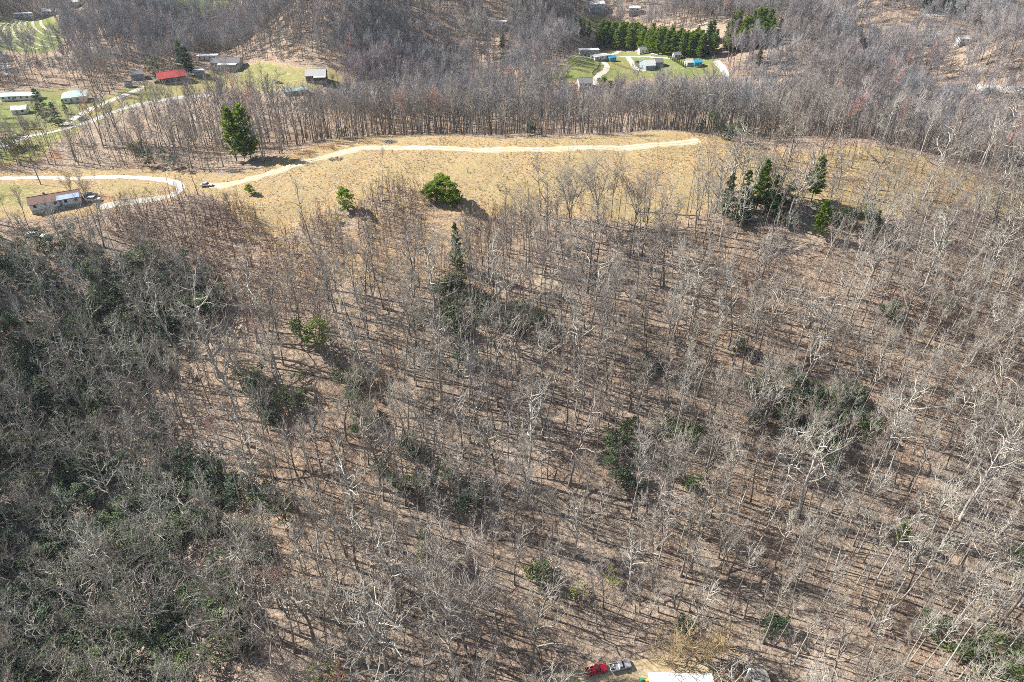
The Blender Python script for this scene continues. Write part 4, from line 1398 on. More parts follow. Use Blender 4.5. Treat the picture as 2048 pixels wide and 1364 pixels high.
for i, (px, py, w) in enumerate(((65, 470, 2.6), (92, 474, 1.9))):
    p = at_near(px, py)
    m = MB()
    rg = random.Random(i)
    n = 10
    for ring, (rr, z) in enumerate(((1.0, -0.2), (0.95, 0.5), (0.7, 0.95), (0.3, 1.15))):
        for k in range(n):
            a = 2 * math.pi * k / n
            m.V.append((w * rr * math.cos(a) * rg.uniform(0.9, 1.1), 1.1 * rr * math.sin(a) * rg.uniform(0.85, 1.1), z * rg.uniform(0.9, 1.1)))
            if ring:
                b0 = (ring - 1) * n
                m.F.append((b0 + k, b0 + (k + 1) % n, b0 + n + (k + 1) % n, b0 + n + k))
    m.F.append(tuple(range(3 * n, 4 * n)))
    ob = m.build('covered_heap', 'white_siding', None, loc=p, rot=(0, 0, 0.2))
    tag(ob, ('larger' if i == 0 else 'smaller') + ' pale covered heap under the trees below the brown-roofed home', 'heap')
    KEEP_OUT.append((p.x, p.y - 3, 4))
print('built things', round(time.time() - T0, 1))

# ------------------------------------------------------------------ single plants read off the photograph: foot pixel, top row
def one(kgroup, k, name, px, py, top, label, cat, near=True, wide=1.0, group=None, keep=2.0):
    p = (at_near if near else at)(px, py)
    kd = ALLK[kgroup][k % len(ALLK[kgroup])]
    s = max(0.15, tree_height(p, top) / kd.H)
    e = plant(kd, name, p.x, p.y, (s * wide, s * wide, s), label, cat, group)
    if label.endswith('@'):
        later(e, label[:-1], p.x, p.y, p.z, s * kd.H)
    if near and (name in ('pine_tree', 'bushy_pine') or cat == 'leafing tree') and p.y > 150:
        for q in (4, 8, 12, 17, 22, 28):
            KEEP_OUT.append((p.x * (1 - q / p.y), p.y - q, 3.2))
    if not near and keep >= 2:
        THIN.append((p.x, p.y, kd.H * s * 0.22 + 1, 60, 0.85))
    if keep:
        KEEP_OUT.append((p.x, p.y, keep))
    return p

P = 'pine tree'
one('pine', 0, 'pine_tree', 474, 322, 214, 'tall bright pine at the wood edge, left one of the pair', P, wide=0.95)
one('pine', 1, 'pine_tree', 503, 322, 206, 'tall bright pine at the wood edge, right one of the pair', P, wide=0.95)
one('pine', 2, 'pine_tree', 489, 318, 222, 'shorter pine standing behind the pair at the wood edge', P, wide=0.9)
one('bushpine', 0, 'bushy_pine', 872, 398, 350, 'bushy bright green pine in the meadow, left stem of the clump', P, wide=1.1)
one('bushpine', 1, 'bushy_pine', 892, 402, 338, 'bushy bright green pine in the meadow, tallest of the clump', P, wide=1.1)
one('bushpine', 2, 'bushy_pine', 862, 404, 360, 'small yellow-green pine at the left foot of the meadow clump', P, wide=1.1)
one('bushpine', 0, 'bushy_pine', 906, 410, 368, 'dark low pine at the right foot of the meadow clump', P, wide=1.2)
one('bushpine', 1, 'bushy_pine', 694, 420, 366, 'narrow bright pine standing in the scrub left of the meadow clump', P, wide=0.95)
one('bushpine', 2, 'small_pine', 503, 388, 364, 'small round pine beside the farm track, right of the white car', P, wide=1.2)
one('newleaf', 0, 'leafing_sapling', 754, 372, 356, 'tiny green sapling between the narrow pine and the meadow clump', 'leafing sapling', wide=0.9)
one('newleaf', 1, 'leafing_sapling', 800, 418, 394, 'small pale green sapling in brown scrub below the meadow clump', 'leafing sapling', wide=1.1)
one('newleaf', 0, 'leafing_sapling', 674, 446, 430, 'tiny yellowish sapling in scrub left of the narrow pine', 'leafing sapling', wide=1.3)
one('darkpine', 0, 'spruce_tree', 916, 540, 446, 'dark layered conifer standing alone on the upper slope', P, wide=0.75)
one('pine', 3, 'pine_tree', 1622, 402, 309, 'bright green pine on the right of the meadow, taller of two', P, wide=1.05)
one('pine', 0, 'pine_tree', 1636, 475, 400, 'bright green pine just below the taller one on the right', P, wide=1.0)
one('pine', 1, 'pine_tree', 1512, 420, 318, 'pale green pine among grey branches at the right end of the meadow', P, wide=1.0)
one('darkpine', 1, 'hemlock_tree', 1450, 430, 345, 'dull green conifer at the right end of the meadow, leftmost of three', P, wide=0.95)
one('darkpine', 2, 'hemlock_tree', 1482, 428, 338, 'dull green conifer at the right end of the meadow, middle of three', P, wide=0.9)
one('darkpine', 3, 'hemlock_tree', 1540, 440, 350, 'dark conifer behind grey branches right of the pale green pine', P, wide=1.1)
one('darkpine', 0, 'hemlock_tree', 1742, 470, 420, 'small dark conifer below the taller bright pine on the right', P, wide=1.1)
one('yellowleaf', 0, 'leafing_tree', 632, 700, 590, 'tree greening with yellow-green leaves on the left slope', 'leafing tree', wide=1.1)
one('yellowleaf', 1, 'leafing_tree', 608, 695, 612, 'slender yellow-green tree leaning beside the larger leafing one', 'leafing tree', wide=0.9)
one('yellowleaf', 1, 'leafing_tree', 850, 1130, 1050, 'small fresh green tree near the bottom, left of centre', 'leafing tree', wide=0.9)
one('newleaf', 0, 'leafing_sapling', 676, 605, 592, 'tiny bright green sapling right of the yellow-green tree', 'leafing sapling', wide=1.2)
one('newleaf', 1, 'leafing_sapling', 828, 645, 632, 'yellow-green sapling in the middle of the upper slope', 'leafing sapling', wide=1.4)
one('newleaf', 0, 'leafing_sapling', 1219, 1170, 1142, 'bright green sapling above the red pickup, on the right', 'leafing sapling', wide=1.1)
one('newleaf', 1, 'leafing_sapling', 1152, 1190, 1172, 'low yellow-green sapling above the red pickup, in the middle', 'leafing sapling', wide=1.6)
one('newleaf', 0, 'leafing_sapling', 1060, 1170, 1130, 'thin yellow-green sapling above the red pickup, on the left', 'leafing sapling', wide=0.7)
one('newleaf', 1, 'leafing_sapling', 658, 1362, 1325, 'fresh green bush at the bottom edge left of centre', 'leafing sapling', wide=1.3)
one('pine', 2, 'pine_tree', 1796, 1085, 1040, 'small soft green pine among pale trunks low on the right slope', P, wide=0.9)
one('laurel', 0, 'evergreen_bush', 1985, 1345, 1290, 'green evergreen bush in the bottom right corner', 'evergreen bush', wide=1.5)
# beyond the ridge
one('darkpine', 1, 'dark_conifer', 372, 150, 79, 'big dark green conifer beside the red-roofed building', P, False, 1.0)
one('darkpine', 0, 'dark_conifer', 383, 150, 92, 'dark conifer leaning against the big one at the red-roofed building', P, False, 1.0)
one('darkpine', 2, 'dark_conifer', 92, 242, 176, 'tall green conifer in front of the long white home', P, False, 1.05)
one('darkpine', 3, 'dark_conifer', 118, 252, 204, 'blue-green conifer beside the tall one by the valley lane', P, False, 1.2)
one('darkpine', 1, 'dark_conifer', 134, 228, 198, 'dark conifer at the corner of the green-roofed house', P, False, 1.0)
one('darkpine', 0, 'dark_conifer', 121, 90, 68, 'small dark conifer at the right edge of the striped field', P, False, 1.0)
one('laurel', 1, 'evergreen_bush', 55, 258, 241, 'round dark clipped bush by the valley lane, left one', 'evergreen bush', False, 1.1)
one('laurel', 2, 'evergreen_bush', 70, 258, 241, 'round dark clipped bush by the valley lane, right one', 'evergreen bush', False, 1.1)
one('gold', 0, 'golden_bush', 666, 162, 146, 'yellowish bush beside the dark timber house', 'bush', False, 1.2)
one('gold', 1, 'golden_bush', 970, 175, 152, 'yellowish round tree below the far bare hill, centre', 'bush', False, 1.1)
one('gold', 2, 'golden_bush', 722, 62, 42, 'yellowish tree high in the far woods', 'bush', False, 1.0)
one('bushpine', 1, 'small_pine', 1205, 178, 148, 'dark small pine right of the near hamlet house', P, False)
one('bushpine', 2, 'small_pine', 1220, 180, 156, 'second small pine right of the near hamlet house', P, False)
rg = random.Random(3)
tall = [(1150, 78, 38), (1160, 76, 36), (1168, 78, 44), (1177, 80, 42)]
for i, (a, b_, c_) in enumerate(tall):
    one('pine', i, 'pine_tree', a, b_, c_, 'tall thin pine above the hamlet, %s of four from the left' % ['first', 'second', 'third', 'fourth'][i], P, False, 0.8, 'row of four tall pines', keep=1)
pa, pb = [], []
for i in range(64):
    t = (i + rg.random()) / 64
    x = 1196 + t * 210
    front = 96 + t * 22
    pa.append((x, front - rg.choice((0, 3, 7, 12))))
for i in range(60):
    t = rg.random()
    x = 1385 + t * 160
    base = 122 - t * 30
    pb.append((x, base - rg.random() * (34 + 10 * t)))
for i, (x, y) in enumerate(pa):
    one('pine', i, 'stand_pine', x, y, y - rg.uniform(40, 52), 'tall pine in the planted stand behind the hamlet, %s@' % ['left end', 'left half', 'right half', 'right end'][min(3, int((x - 1196) / 53))], P, False, 1.15, 'pines of the planted stand behind the hamlet', keep=0)
for i, (x, y) in enumerate(pb):
    one('darkpine' if rg.random() < 0.35 else 'pine', i, 'stand_pine', x, y, y - rg.uniform(36, 48), 'pine on the knoll right of the hamlet, %s side@' % ['left', 'near', 'far', 'right'][min(3, int((x - 1385) / 40))], P, False, 1.15, 'pines on the knoll right of the hamlet', keep=0)
for i in range(9):
    t = i / 8
    one('darkpine', i, 'hedge_cedar', 1337 + t * 33, 116 + t * 20, 106 + t * 20, 'dark cedar of the hamlet hedge row, %s from the left' % ['first', 'second', 'third', 'fourth', 'fifth', 'sixth', 'seventh', 'eighth', 'ninth'][i], 'hedge cedar', False, 1.2, 'cedars of the hamlet hedge row', keep=0)
far_ev = [(1680, 70, 40), (1700, 88, 44), (1712, 92, 50), (1500, 78, 40), (1515, 128, 92), (1852, 92, 58), (1860, 96, 62), (2030, 46, 16), (2012, 44, 18), (1560, 58, 36), (1548, 52, 36),
          (1006, 98, 66), (1003, 92, 72), (925, 12, -14), (945, 12, -12), (1550, 186, 172), (1005, 128, 100)]
for i, (x, y, tp) in enumerate(far_ev):
    one('darkpine', i, 'dark_conifer', x, y, tp, 'dark conifer alone among far bare woods@', P, False, 1.2, 'single conifers in the far woods', keep=0)
one('holly', 0, 'evergreen_tree', 345, 338, 290, 'dark evergreen in the thicket left of the tall pine pair, right one', 'evergreen tree', wide=1.3)
one('holly', 1, 'evergreen_tree', 300, 335, 296, 'dark evergreen in the thicket left of the tall pine pair, left one', 'evergreen tree', wide=1.4)
one('holly', 2, 'evergreen_tree', 1400, 264, 240, 'dark evergreen under the ridge trees at the track bend', 'evergreen tree', wide=1.8)
one('holly', 0, 'evergreen_tree', 1446, 275, 215, 'green evergreen rising behind the track bend', 'evergreen tree', wide=1.3)
for i in range(38):
    x, y = (rg.uniform(1840, 1960), rg.uniform(8, 26)) if i < 22 else (rg.uniform(210, 322), rg.uniform(48, 84))
    one('darkpine', i, 'dark_conifer', x, y, y - rg.uniform(20, 28), 'dark evergreen in the %s far patch, %s@' % (('top right' if i < 22 else 'top left'), 'back' if y < (17 if i < 22 else 66) else 'front'), P, False, 1.5, 'evergreens of the far ' + ('top right' if i < 22 else 'top left') + ' patch', keep=0)
one('laurel', 3, 'white_blossom_tree', 312, 150, 112, 'pale greenish tree behind the red-roofed building', 'tree', False, 0.9)

for q in ((1420, 112), (1465, 104), (1515, 98), (1545, 95)):
    p = at(*q)
    THIN.append((p.x, p.y, 10, 45, 0.3))
# landmark bare trees
B = 'bare tree'
one('crooked', 0, 'bare_tree', 828, 572, 448, 'broad bare tree with leaning trunk at the head of the upper slope', B, wide=0.95)
one('vase', 0, 'vase_shaped_tree', 1141, 470, 332, 'vase-shaped bare tree at the lower edge of the meadow', B, wide=1.1)
one('vase', 1, 'bare_tree', 1197, 448, 322, 'bare tree with flat dark top at the meadow edge, left of a pair', B, wide=1.15)
one('bare', 2, 'bare_tree', 1221, 442, 306, 'straight bare tree at the meadow edge, right of a pair', B, wide=0.7)
one('vase', 2, 'bare_tree', 1270, 455, 342, 'twiggy bare tree at the meadow edge left of the tall slim ones', B, wide=1.1)
one('bare', 3, 'bare_tree', 1287, 442, 330, 'rounded bare tree at the meadow edge behind the twiggy one', B, wide=0.8)
one('bare', 4, 'bare_tree', 1310, 438, 345, 'slim bare tree at the meadow edge, right of the rounded one', B, wide=0.6)
one('bare', 5, 'tall_bare_tree', 1411, 392, 266, 'tall dark bare tree rising over the farm track bend', B, wide=0.85)
one('bare', 6, 'tall_bare_tree', 1396, 440, 285, 'tall slim bare tree left of the one over the track bend', B, wide=0.7)
one('bare', 7, 'bare_tree', 1376, 455, 360, 'short bare tree below the tall pair at the track bend', B, wide=1.0)
one('bare', 8, 'bare_tree', 1466, 360, 290, 'slim bare tree on the straw slope right of the track bend', B, wide=0.7)
one('crooked', 1, 'gnarled_oak', 1846, 398, 265, 'gnarled dark oak with heavy limbs on the right crest', B, wide=1.0)
one('crooked', 3, 'gnarled_oak', 1985, 318, 215, 'pale crooked oak leaning over the far right crest', B, wide=1.0)
one('crooked', 2, 'bare_tree', 1835, 470, 385, 'wide grey-crowned tree below the gnarled oak', B, wide=1.05)
one('bare', 0, 'bare_tree', 886, 1250, 1062, 'bare tree with thick straight trunk low on the slope, left of the vase-shaped one', B, wide=0.85)
one('vase', 0, 'vase_shaped_tree', 932, 1308, 1130, 'pale vase-shaped tree near the bottom, left of centre', B, wide=1.0)
one('crooked', 5, 'bare_tree', 772, 1364, 1210, 'stout pale-limbed tree at the bottom edge, left of centre', B, wide=1.0)
one('crooked', 4, 'bare_tree', 633, 1290, 1150, 'spreading bare tree near the bottom with pale forked limbs', B, wide=0.9)
one('crooked', 3, 'pale_forked_tree', 1770, 930, 800, 'white-limbed forked tree on the right slope', B, wide=1.1)
one('bare', 1, 'bare_tree', 205, 392, 330, 'dark leaning bare tree inside the gravel loop', B, wide=0.8)
one('gold', 0, 'bare_tree', 142, 385, 345, 'round brown bushy tree behind the brown-roofed home', B, wide=1.1)
one('gold', 1, 'bare_tree', 175, 392, 358, 'low bushy tree right of the round one behind the home', B, wide=1.0)
one('brush', 1, 'bare_bush', 295, 383, 372, 'small dark bush alone inside the gravel loop', 'bush', wide=1.2)
one('brush', 0, 'bare_bush', 242, 399, 382, 'dark bush at the lower rim of the gravel loop', 'bush', wide=1.5)
one('gold', 2, 'golden_bush', 1400, 1322, 1250, 'golden twiggy bush behind the white-roofed trailer', 'bush', wide=1.6)
one('gold', 0, 'golden_bush', 1335, 1324, 1275, 'golden twiggy bush left of the larger one by the trailer', 'bush', wide=1.5)
one('laurel', 4, 'spreading_evergreen', 38, 296, 262, 'spreading olive-green tree by the valley lane at the left edge', 'tree', False, 1.5)
for i, (x, y, tp, w, lb) in enumerate([(1000, 382, 360, 2.2, 'round bare bush in the meadow right of the pine clump'), (935, 346, 335, 1.8, 'dark low bush in the meadow above the pine clump'),
                                       (1070, 390, 379, 1.6, 'small dark bush in the middle of the meadow'), (945, 302, 300 - 3, 2.2, 'low bush beside the farm track'), (1018, 424, 405, 2.0, 'brown bush at the lower meadow edge'),
                                       (778, 345, 336, 2.2, 'brown bramble patch left of the pine clump'), (815, 345, 335, 2.0, 'brown bramble patch nearest the pine clump'),
                                       (880, 335, 328, 1.8, 'thin bramble above the pine clump')]):
    one('brush', i, 'bare_bush', x, y, tp, lb, 'bush', wide=w * 0.8)
for i, (x, y, tp, lb) in enumerate([(565, 302, 226, 'red-budding maple at the wood edge right of the tall pines'), (800, 255, 172, 'reddish maple in the ridge wood, left of centre'), (880, 262, 178, 'reddish maple in the ridge wood at the centre'),
                                    (530, 720, 625, 'pink-budding maple on the left slope'), (1316, 1130, 1055, 'red-budding maple low on the slope, right of centre'), (690, 1400, 1340, 'red-budding maple at the bottom edge'),
                                    (430, 930, 845, 'orange-red maple at the edge of the dark hollow'), (30, 720, 620, 'dark red maple at the left edge of the hollow'), (345, 96, 55, 'reddish maple in the top left woods'),
                                    (95, 175, 125, 'reddish maple behind the long white home'), (1700, 255, 188, 'reddish maple in the right ridge wood'), (2020, 290, 225, 'orange maple on the far right crest'), (10, 770, 720, 'pale red maple at the left edge, lower'),
                                    (575, 1210, 1120, 'pale red maple beside the dark hollow near the bottom'), (1035, 180, 145, 'orange-tinted tree at the hamlet meadow edge'), (1470, 330, 265, 'reddish slim maple at the right meadow edge')]):
    near = not (y < 200)
    one('red', i, 'red_maple', x, y, tp, lb, 'maple tree', near, 1.0)

# ------------------------------------------------------------------ evergreen understorey on the slope
LZ = [wpoly(q) for q in ([(470, 745), (560, 725), (700, 730), (760, 780), (740, 860), (640, 890), (520, 850)], [(1180, 870), (1290, 850), (1420, 880), (1420, 990), (1300, 1000), (1200, 960)],
                         [(1480, 770), (1620, 760), (1720, 800), (1700, 860), (1560, 870), (1490, 840)], [(1440, 400), (1520, 380), (1640, 430), (1740, 430), (1720, 500), (1600, 480), (1480, 460)],
                         [(880, 560), (940, 560), (930, 760), (890, 760)], [(820, 880), (960, 990), (960, 1040), (870, 1030), (700, 940)], [(400, 980), (560, 950), (640, 1040), (600, 1110), (480, 1090)],
                         [(1640, 900), (1760, 890), (1760, 980), (1660, 990)], [(940, 610), (1080, 620), (1080, 670), (960, 670)], [(1360, 1230), (1430, 1230), (1430, 1290), (1360, 1290)], [(1250, 700), (1320, 715), (1310, 770), (1250, 760)])]
x, y = jitter_grid(-220, 240, 60, 300, 4.3)
z = height(x, y)
hol = inside(HOLLOW, *wob(x, y, 6))
zone = np.zeros(x.shape, bool)
for q in LZ:
    zone |= inside(q, x, y)
dens = np.where(hol, 0.58, np.where(zone, 0.42, 0.012)) * (0.45 + 1.1 * vnoise(x, y, 0.08, 2))
ok = in_view(x, y, z, 6) & ~inside(FIELD, x, y) & ~inside(YARD, x, y) & ~inside(BOTTOM, x, y) & ~inside(SCRUB, x, y) & keep_clear(x, y) & (prng.random(x.size) < dens) & (y < 296)
lx, ly, lz, lh = x[ok], y[ok], z[ok], hol[ok]
order = np.argsort(ly)
print('evergreens', len(lx))
rest = []
for c_, i in enumerate(order):
    ho = prng.random() < 0.25
    kg = ALLK['holly' if ho else 'laurel']
    k = int(prng.integers(len(kg)))
    s = prng.uniform(0.75, 1.35) * (0.85 if ho else 1.0) * (1.3 if lh[i] else 1.0)
    if c_ < 290:
        px_, py_, _ = project(lx[i], ly[i], lz[i])
        place = 'in the dark hollow' if lh[i] else ('under bare trees' if px_ > 1350 else 'under bare trees' if px_ < 800 else 'under bare trees')
        size_ = 'big' if s > 1.25 else 'small' if s < 0.95 else 'mid-sized'
        e = plant(kg[k], 'evergreen_bush', lx[i], ly[i], (s * 1.15, s * 1.15, s), 'dark evergreen bush on the slope', 'evergreen bush', 'evergreen bushes ' + place)
        later(e, '%s %s evergreen bush %s, %s' % ((size_, 'upright' if ho else 'rounded') + place_words(px_, py_)), lx[i], ly[i], lz[i], 3.0)
    else:
        rest.append((lx[i], ly[i], lz[i], s * 1.15, s * 1.15, s, 0, 0, prng.uniform(0, 6.28), k + (0 if not ho else len(ALLK['laurel']))))
if rest:
    scatter('evergreen_undergrowth', ALLK['laurel'] + ALLK['holly'], rest, 'dark evergreen undergrowth farther up the slope', 'undergrowth')

# ------------------------------------------------------------------ bare woods on the near slope
x, y = jitter_grid(-270, 280, 36, 306, 4.7)
z = height(x, y)
n_ = x.size
fld, scr, yrd, sap = (inside(q, x, y) for q in (FIELD, SCRUB, YARD, SAPL))
rgt, obr, bot = (inside(q, x, y) for q in (RIGHTW, OPENBR, BOTTOM))
hol = inside(HOLLOW, *wob(x, y, 6))
d_ = 0.55 + 0.6 * vnoise(x, y, 0.06, 9)
d_[hol] = 0.64
d_[rgt] = 0.98
d_[obr] = 0.9
d_[sap] = 0.10
d_[scr] = 0.05
d_[fld | yrd | bot] = 0
top_edge = (y > 262) & (x > 80)            # the thin wood on the right crest
d_[top_edge & ~fld] = 0.5
crest_r = fld & (x > 95) & (y < 290)
d_[crest_r] = 0.12
d_[inside(CREST, x, y)] = 0.13
ok = in_view(x, y, z, 28) & keep_clear(x, y) & road_clear(x, y) & (prng.random(n_) < d_) & ((y < 296) | (x < -60) | (x > 60))
ok &= ~((x < -60) & (y > 236) & (y < 282) & yrd)
x, y, z, hol, rgt, obr, sap = (a[ok] for a in (x, y, z, hol, rgt, obr, sap))
print('slope trees', len(x))
which = []
for i in range(len(x)):
    u = prng.random()
    if hol[i]:
        g = 'crooked' if u < 0.6 else 'pale' if u < 0.75 else 'bare'
        h = prng.uniform(15, 23)
    elif obr[i]:
        g = 'tall' if u < 0.72 else 'pale' if u < 0.84 else 'bare' if u < 0.94 else 'crooked'
        h = prng.uniform(19, 31)
    elif rgt[i]:
        g = 'tall' if u < 0.5 else 'pale' if u < 0.66 else 'bare' if u < 0.92 else 'crooked'
        h = prng.uniform(16, 27)
    else:
        g = 'bare' if u < 0.58 else 'tall' if u < 0.76 else 'pale' if u < 0.84 else 'crooked'
        h = prng.uniform(18, 30)
    if prng.random() < 0.33 and not hol[i]:
        h *= prng.uniform(0.4, 0.75)
    up = max(0.0, min(1.0, (y[i] - 190) / 80))
    h *= 1 - 0.32 * up if x[i] < 60 else 1 - 0.2 * up
    if sap[i]:
        h = prng.uniform(9, 14)
    which.append((g, h))
_, _, dd = project(x, y, z)
size = np.array([h for _, h in which]) / dd
rank = np.argsort(-size)
made = {'bare': 0, 'pale': 0, 'crooked': 0, 'tall': 0}
LIMIT = {'bare': 190, 'pale': 110, 'crooked': 130, 'tall': 190}
NAMES = {'tall': ('slender_tree', 'slender straight bare tree', 'slender tree'), 'bare': ('bare_tree', 'tall bare grey hardwood', 'bare tree'), 'pale': ('pale_barked_tree', 'pale-barked bare tree', 'pale-barked tree'), 'crooked': ('crooked_oak', 'crooked spreading bare oak', 'oak tree')}
ks_all = ALLK['bare'] + ALLK['pale'] + ALLK['crooked'] + ALLK['tall']
off = {'bare': 0, 'pale': len(ALLK['bare']), 'crooked': len(ALLK['bare']) + len(ALLK['pale']), 'tall': len(ALLK['bare']) + len(ALLK['pale']) + len(ALLK['crooked'])}
rest = []
for i in rank:
    g, h = which[i]
    k = int(prng.integers(len(ALLK[g])))
    s = h / ALLK[g][k].H
    thin = prng.uniform(0.8, 1.05)
    lean = (prng.normal(0, 0.045), prng.normal(0, 0.045))
    px_, py_, _ = project(x[i], y[i], z[i] + h * 0.6)
    seen = -20 < px_ < 2068 and -20 < py_ < 1390
    if seen and made[g] < LIMIT[g]:
        made[g] += 1
        col_ = 'at the far left' if px_ < 330 else 'left of centre' if px_ < 800 else 'in the middle' if px_ < 1250 else 'right of centre' if px_ < 1650 else 'at the far right'
        row_ = 'near the bottom edge' if py_ > 1130 else 'on the lower slope' if py_ > 880 else 'halfway up the slope' if py_ > 620 else 'high on the slope'
        nm, lb, ct = NAMES[g]
        e = plant(ALLK[g][k], nm, x[i], y[i], (s * thin, s * thin, s), lb + ' on the slope', ct, '%ss %s, %s' % (ct, row_, col_), lean=lean)
        later(e, '%s %s, %s' % ((lb,) + place_words(px_, py_)), x[i], y[i], z[i], h * 0.6)
    else:
        rest.append((x[i], y[i], z[i], s * thin, s * thin, s, lean[0], lean[1], prng.uniform(0, 6.28), k + off[g]))
scatter('slope_woodland', ks_all, rest, 'leafless hardwood forest covering the near slope', 'woodland')
print(made, len(rest))

# saplings and brush on the slope
def scatter_zone(name, kg, cell, dens_fn, hmin, hmax, label, cat, ybox=(40, 300), wide=1.0, gap=0.8):
    x, y = jitter_grid(-260, 270, ybox[0], ybox[1], cell)
    z = height(x, y)
    d_ = dens_fn(x, y)
    ok = in_view(x, y, z, 8) & keep_clear(x, y) & road_clear(x, y, gap) & (prng.random(x.size) < d_)
    x, y, z = x[ok], y[ok], z[ok]
    kk = ALLK[kg]
    out = []
    for i in range(len(x)):
        k = int(prng.integers(len(kk)))
        s = prng.uniform(hmin, hmax) / kk[k].H
        out.append((x[i], y[i], z[i], s * wide, s * wide, s, prng.normal(0, 0.05), prng.normal(0, 0.05), prng.uniform(0, 6.28), k))
    print(name, len(out))
    scatter(name, kk, out, label, cat)

def dens_sapling(x, y):
    d = np.full(x.shape, 0.10)
    d[inside(SCRUB, x, y)] = 0.6
    d[inside(SAPL, x, y)] = 0.95
    d[inside(HOLLOW, x, y)] = 0.10
    d[inside(RIGHTW, x, y)] = 0.25
    f = inside(FIELD, x, y)
    d[f] = np.where((x[f] > 95), 0.16, 0.004)
    d[inside(CREST, x, y)] = 0.22
    d[inside(YARD, x, y) | inside(BOTTOM, x, y)] = 0
    return d * (0.35 + 1.3 * vnoise(x, y, 0.13, 1))
def dens_brush(x, y):
    d = np.full(x.shape, 0.20)
    d[inside(SCRUB, x, y)] = 0.55
    d[inside(SAPL, x, y)] = 0.5
    f = inside(FIELD, x, y)
    d[f] = np.where((x[f] > 95), 0.2, 0.045)
    d[inside(YARD, x, y)] = 0.01
    d[inside(BOTTOM, x, y)] = 0.05
    return d * (0.3 + 1.4 * vnoise(x, y, 0.17, 4))
scatter_zone('young_tree_stand', 'sapling', 1.5, dens_sapling, 4.0, 9.5, 'thin brown saplings crowding below the meadow and under the trees', 'saplings', gap=3.0)
scatter_zone('bare_undergrowth', 'brush', 2.6, dens_brush, 1.0, 2.6, 'low leafless brush over the leaf litter', 'brush', wide=1.3)

def dens_dead(x, y):
    d = np.full(x.shape, 0.09)
    d[inside(FIELD, x, y) | inside(YARD, x, y) | inside(BOTTOM, x, y)] = 0
    return d
scatter_zone('forest_deadwood', 'deadwood', 5.0, dens_dead, 4.0, 9.0, 'fallen branches and rotting stems strewn over the forest floor', 'deadwood')

# ------------------------------------------------------------------ woods beyond the ridge
x, y = jitter_grid(-620, 640, 286, 760, 4.5)
z = height(x, y)
n_ = x.size
bad = np.zeros(n_, bool)
for q in (LAWN_L, LAWN_L2, LAWN_R, LAWN_T, ORCH, TOPL):
    bad |= inside(q, x, y)
bad |= inside(FIELD, x, y) & (y < 312)
bad |= inside(YARD, x, y) & (y < 312)
pst = inside(wpoly([(1185, 100), (1240, 94), (1420, 114), (1450, 122), (1560, 100), (1560, 60), (1440, 50), (1200, 62)], False), x, y)
px, py, _ = project(x, y, z)
near_line = (y < 303)
ok = in_view(x, y, z, 24, 0.06, 0.06) & ~bad & ~pst & keep_clear(x, y) & road_clear(x, y, 2.0) & ~((y < 298) & (np.abs(x) < 60)) & (prng.random(n_) < np.where(y < 330, 0.9, 0.72 + 0.4 * vnoise(x, y, 0.035, 5)))
ok &= ~((x < -70) & (y < 290))
ok &= ~((x > 60) & (y < 296))
x, y, z, px = x[ok], y[ok], z[ok], px[ok]
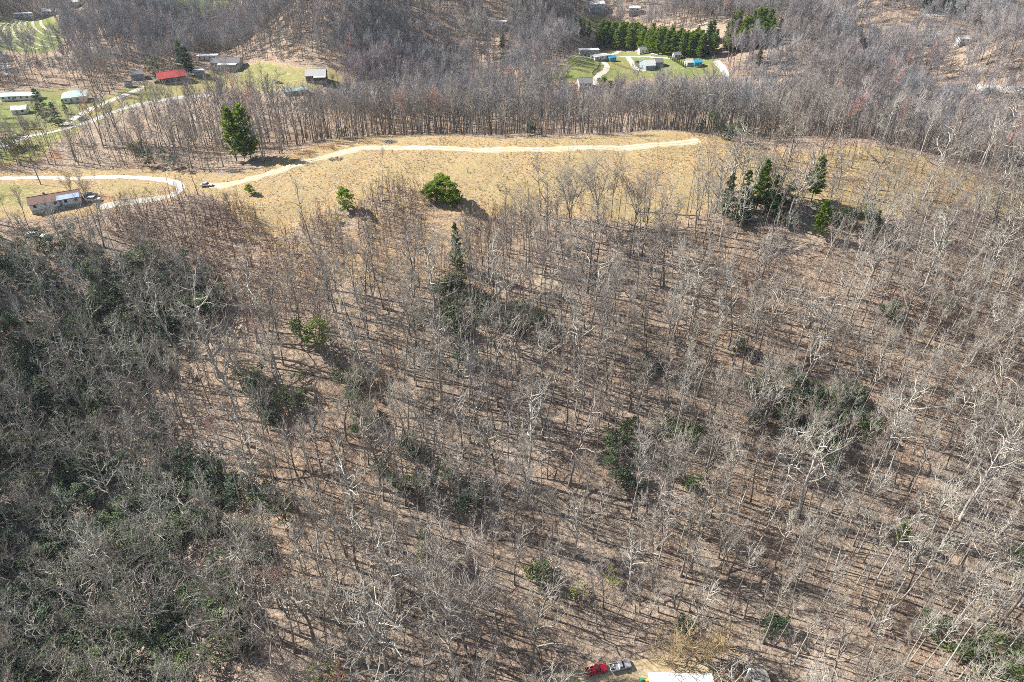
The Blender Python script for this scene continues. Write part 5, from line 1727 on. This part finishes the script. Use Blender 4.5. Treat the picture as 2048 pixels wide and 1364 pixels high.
# let the lawns and houses show: thin the trees whose crowns would stand in front of them
hide = np.zeros(x.shape, bool)
for (poly, amount) in ((LAWN_L, 0.7), (LAWN_L2, 0.7), (LAWN_R, 0.9), (ORCH, 0.9), (LAWN_T, 0.8)):
    for q in (6, 12, 18, 26, 34):
        t = (y + q * 2.2) / y
        hide |= inside(poly, x * t, y * t) & (prng.random(x.size) < amount * 0.45) & (y > 305)
hide |= thinned(x, y) | ((x < -95) & (y < 400) & (prng.random(x.size) < 0.4))
x, y, z, px = x[~hide], y[~hide], z[~hide], px[~hide]
ks_far = ALLK['far'] + [ALLK['bare'][0], ALLK['bare'][3], ALLK['bare'][1]] + ALLK['red'][:1]
front, rest = [], []
nf = len(ALLK['far'])
for i in np.argsort(y):
    u = prng.random()
    k = int(prng.integers(nf)) if u < 0.985 else nf + 3
    if y[i] < 345 and u < 0.6 or (px[i] < 700 and y[i] < 420 and u < 0.8):
        k = nf + int(prng.integers(3))
    h = prng.uniform(17, 26) if y[i] < 350 else prng.uniform(13, 22)
    h *= 0.75 + 0.45 * float(vnoise(x[i], y[i], 0.05, 8)) if y[i] > 345 else 1
    s = h / 21
    w = s * prng.uniform(0.75, 1.1)
    lean = (prng.normal(0, 0.025), prng.normal(0, 0.025))
    if len(front) < 95 and -10 < px[i] < 2058 and y[i] < 330 and k >= nf:
        front.append(i)
        pl_ = 'left' if px[i] < 680 else 'middle' if px[i] < 1360 else 'right'
        e = plant(ks_far[k], 'ridge_tree', x[i], y[i], (w, w, s), 'slim bare tree behind the crest', 'ridge tree', 'ridge trees behind the meadow, %s third' % pl_, lean=lean)
        later(e, '%s bare tree behind the meadow crest %s' % ('tall slim' if h > 22 else 'short slim', place_words(px[i], 400)[1]), x[i], y[i], z[i], h * 0.6)
    else:
        rest.append((x[i], y[i], z[i], w, w, s, lean[0], lean[1], prng.uniform(0, 6.28), k))
print('far woods', len(rest), len(front))
scatter('far_woodland', ks_far, rest, 'grey leafless woodland stretching away beyond the ridge', 'woodland')

# dry grass tufts in the meadow
def tuft(seed):
    rg = random.Random(seed)
    V, F = [], []
    for k in range(9):
        d = side_dir(rg, (0, 0, 1), R(rg.uniform(5, 40)))
        leaf(V, F, (rg.gauss(0, .08), rg.gauss(0, .08), -0.03), d, None, 0.05, rg.uniform(0.35, 0.8), rg)
    return (V[:4], F[:2]), (V[4:], [tuple(i - 4 for i in f) for f in F[2:]])
kinds('tuft', 'grass_tuft', 3, lambda i: tuft(i), 'dry_grass', 'dry_grass', 0.7)
def dens_tuft(x, y):
    d = np.zeros(x.shape)
    d[inside(FIELD, x, y)] = 0.75
    d[inside(SCRUB, x, y)] = 0.5
    d[inside(YARD, x, y)] = 0.12
    return d * vnoise(x, y, 0.11, 7)
scatter_zone('meadow_grass', 'tuft', 1.3, dens_tuft, 0.35, 0.9, 'straw-coloured tussocky grass of the meadow', 'grass', (180, 306), 1.3)

# ------------------------------------------------------------------ the air
hz = bpy.data.materials.new('haze')
hz.use_nodes = True
hz.node_tree.nodes.clear()
ho_ = hz.node_tree.nodes.new('ShaderNodeOutputMaterial')
pv = hz.node_tree.nodes.new('ShaderNodeVolumePrincipled')
pv.inputs['Color'].default_value = (0.78, 0.88, 1.0, 1)
pv.inputs['Density'].default_value = HAZE
pv.inputs['Anisotropy'].default_value = 0.2
hz.node_tree.links.new(pv.outputs[0], ho_.inputs['Volume'])
zlo, zhi = float(GZ.min()) - 1.0, max(CAM_Z, float(GZ.max())) + 30
m = MB().box(-3005, 3005, -605, 3005, zlo, zhi)
me = new_mesh('haze', m.V, m.F, [])
me.materials.append(hz)
tag(link('haze', me), 'thin bluish haze filling the valley air', 'haze', kind='stuff')
settle_labels()
print('done', round(time.time() - T0, 1))
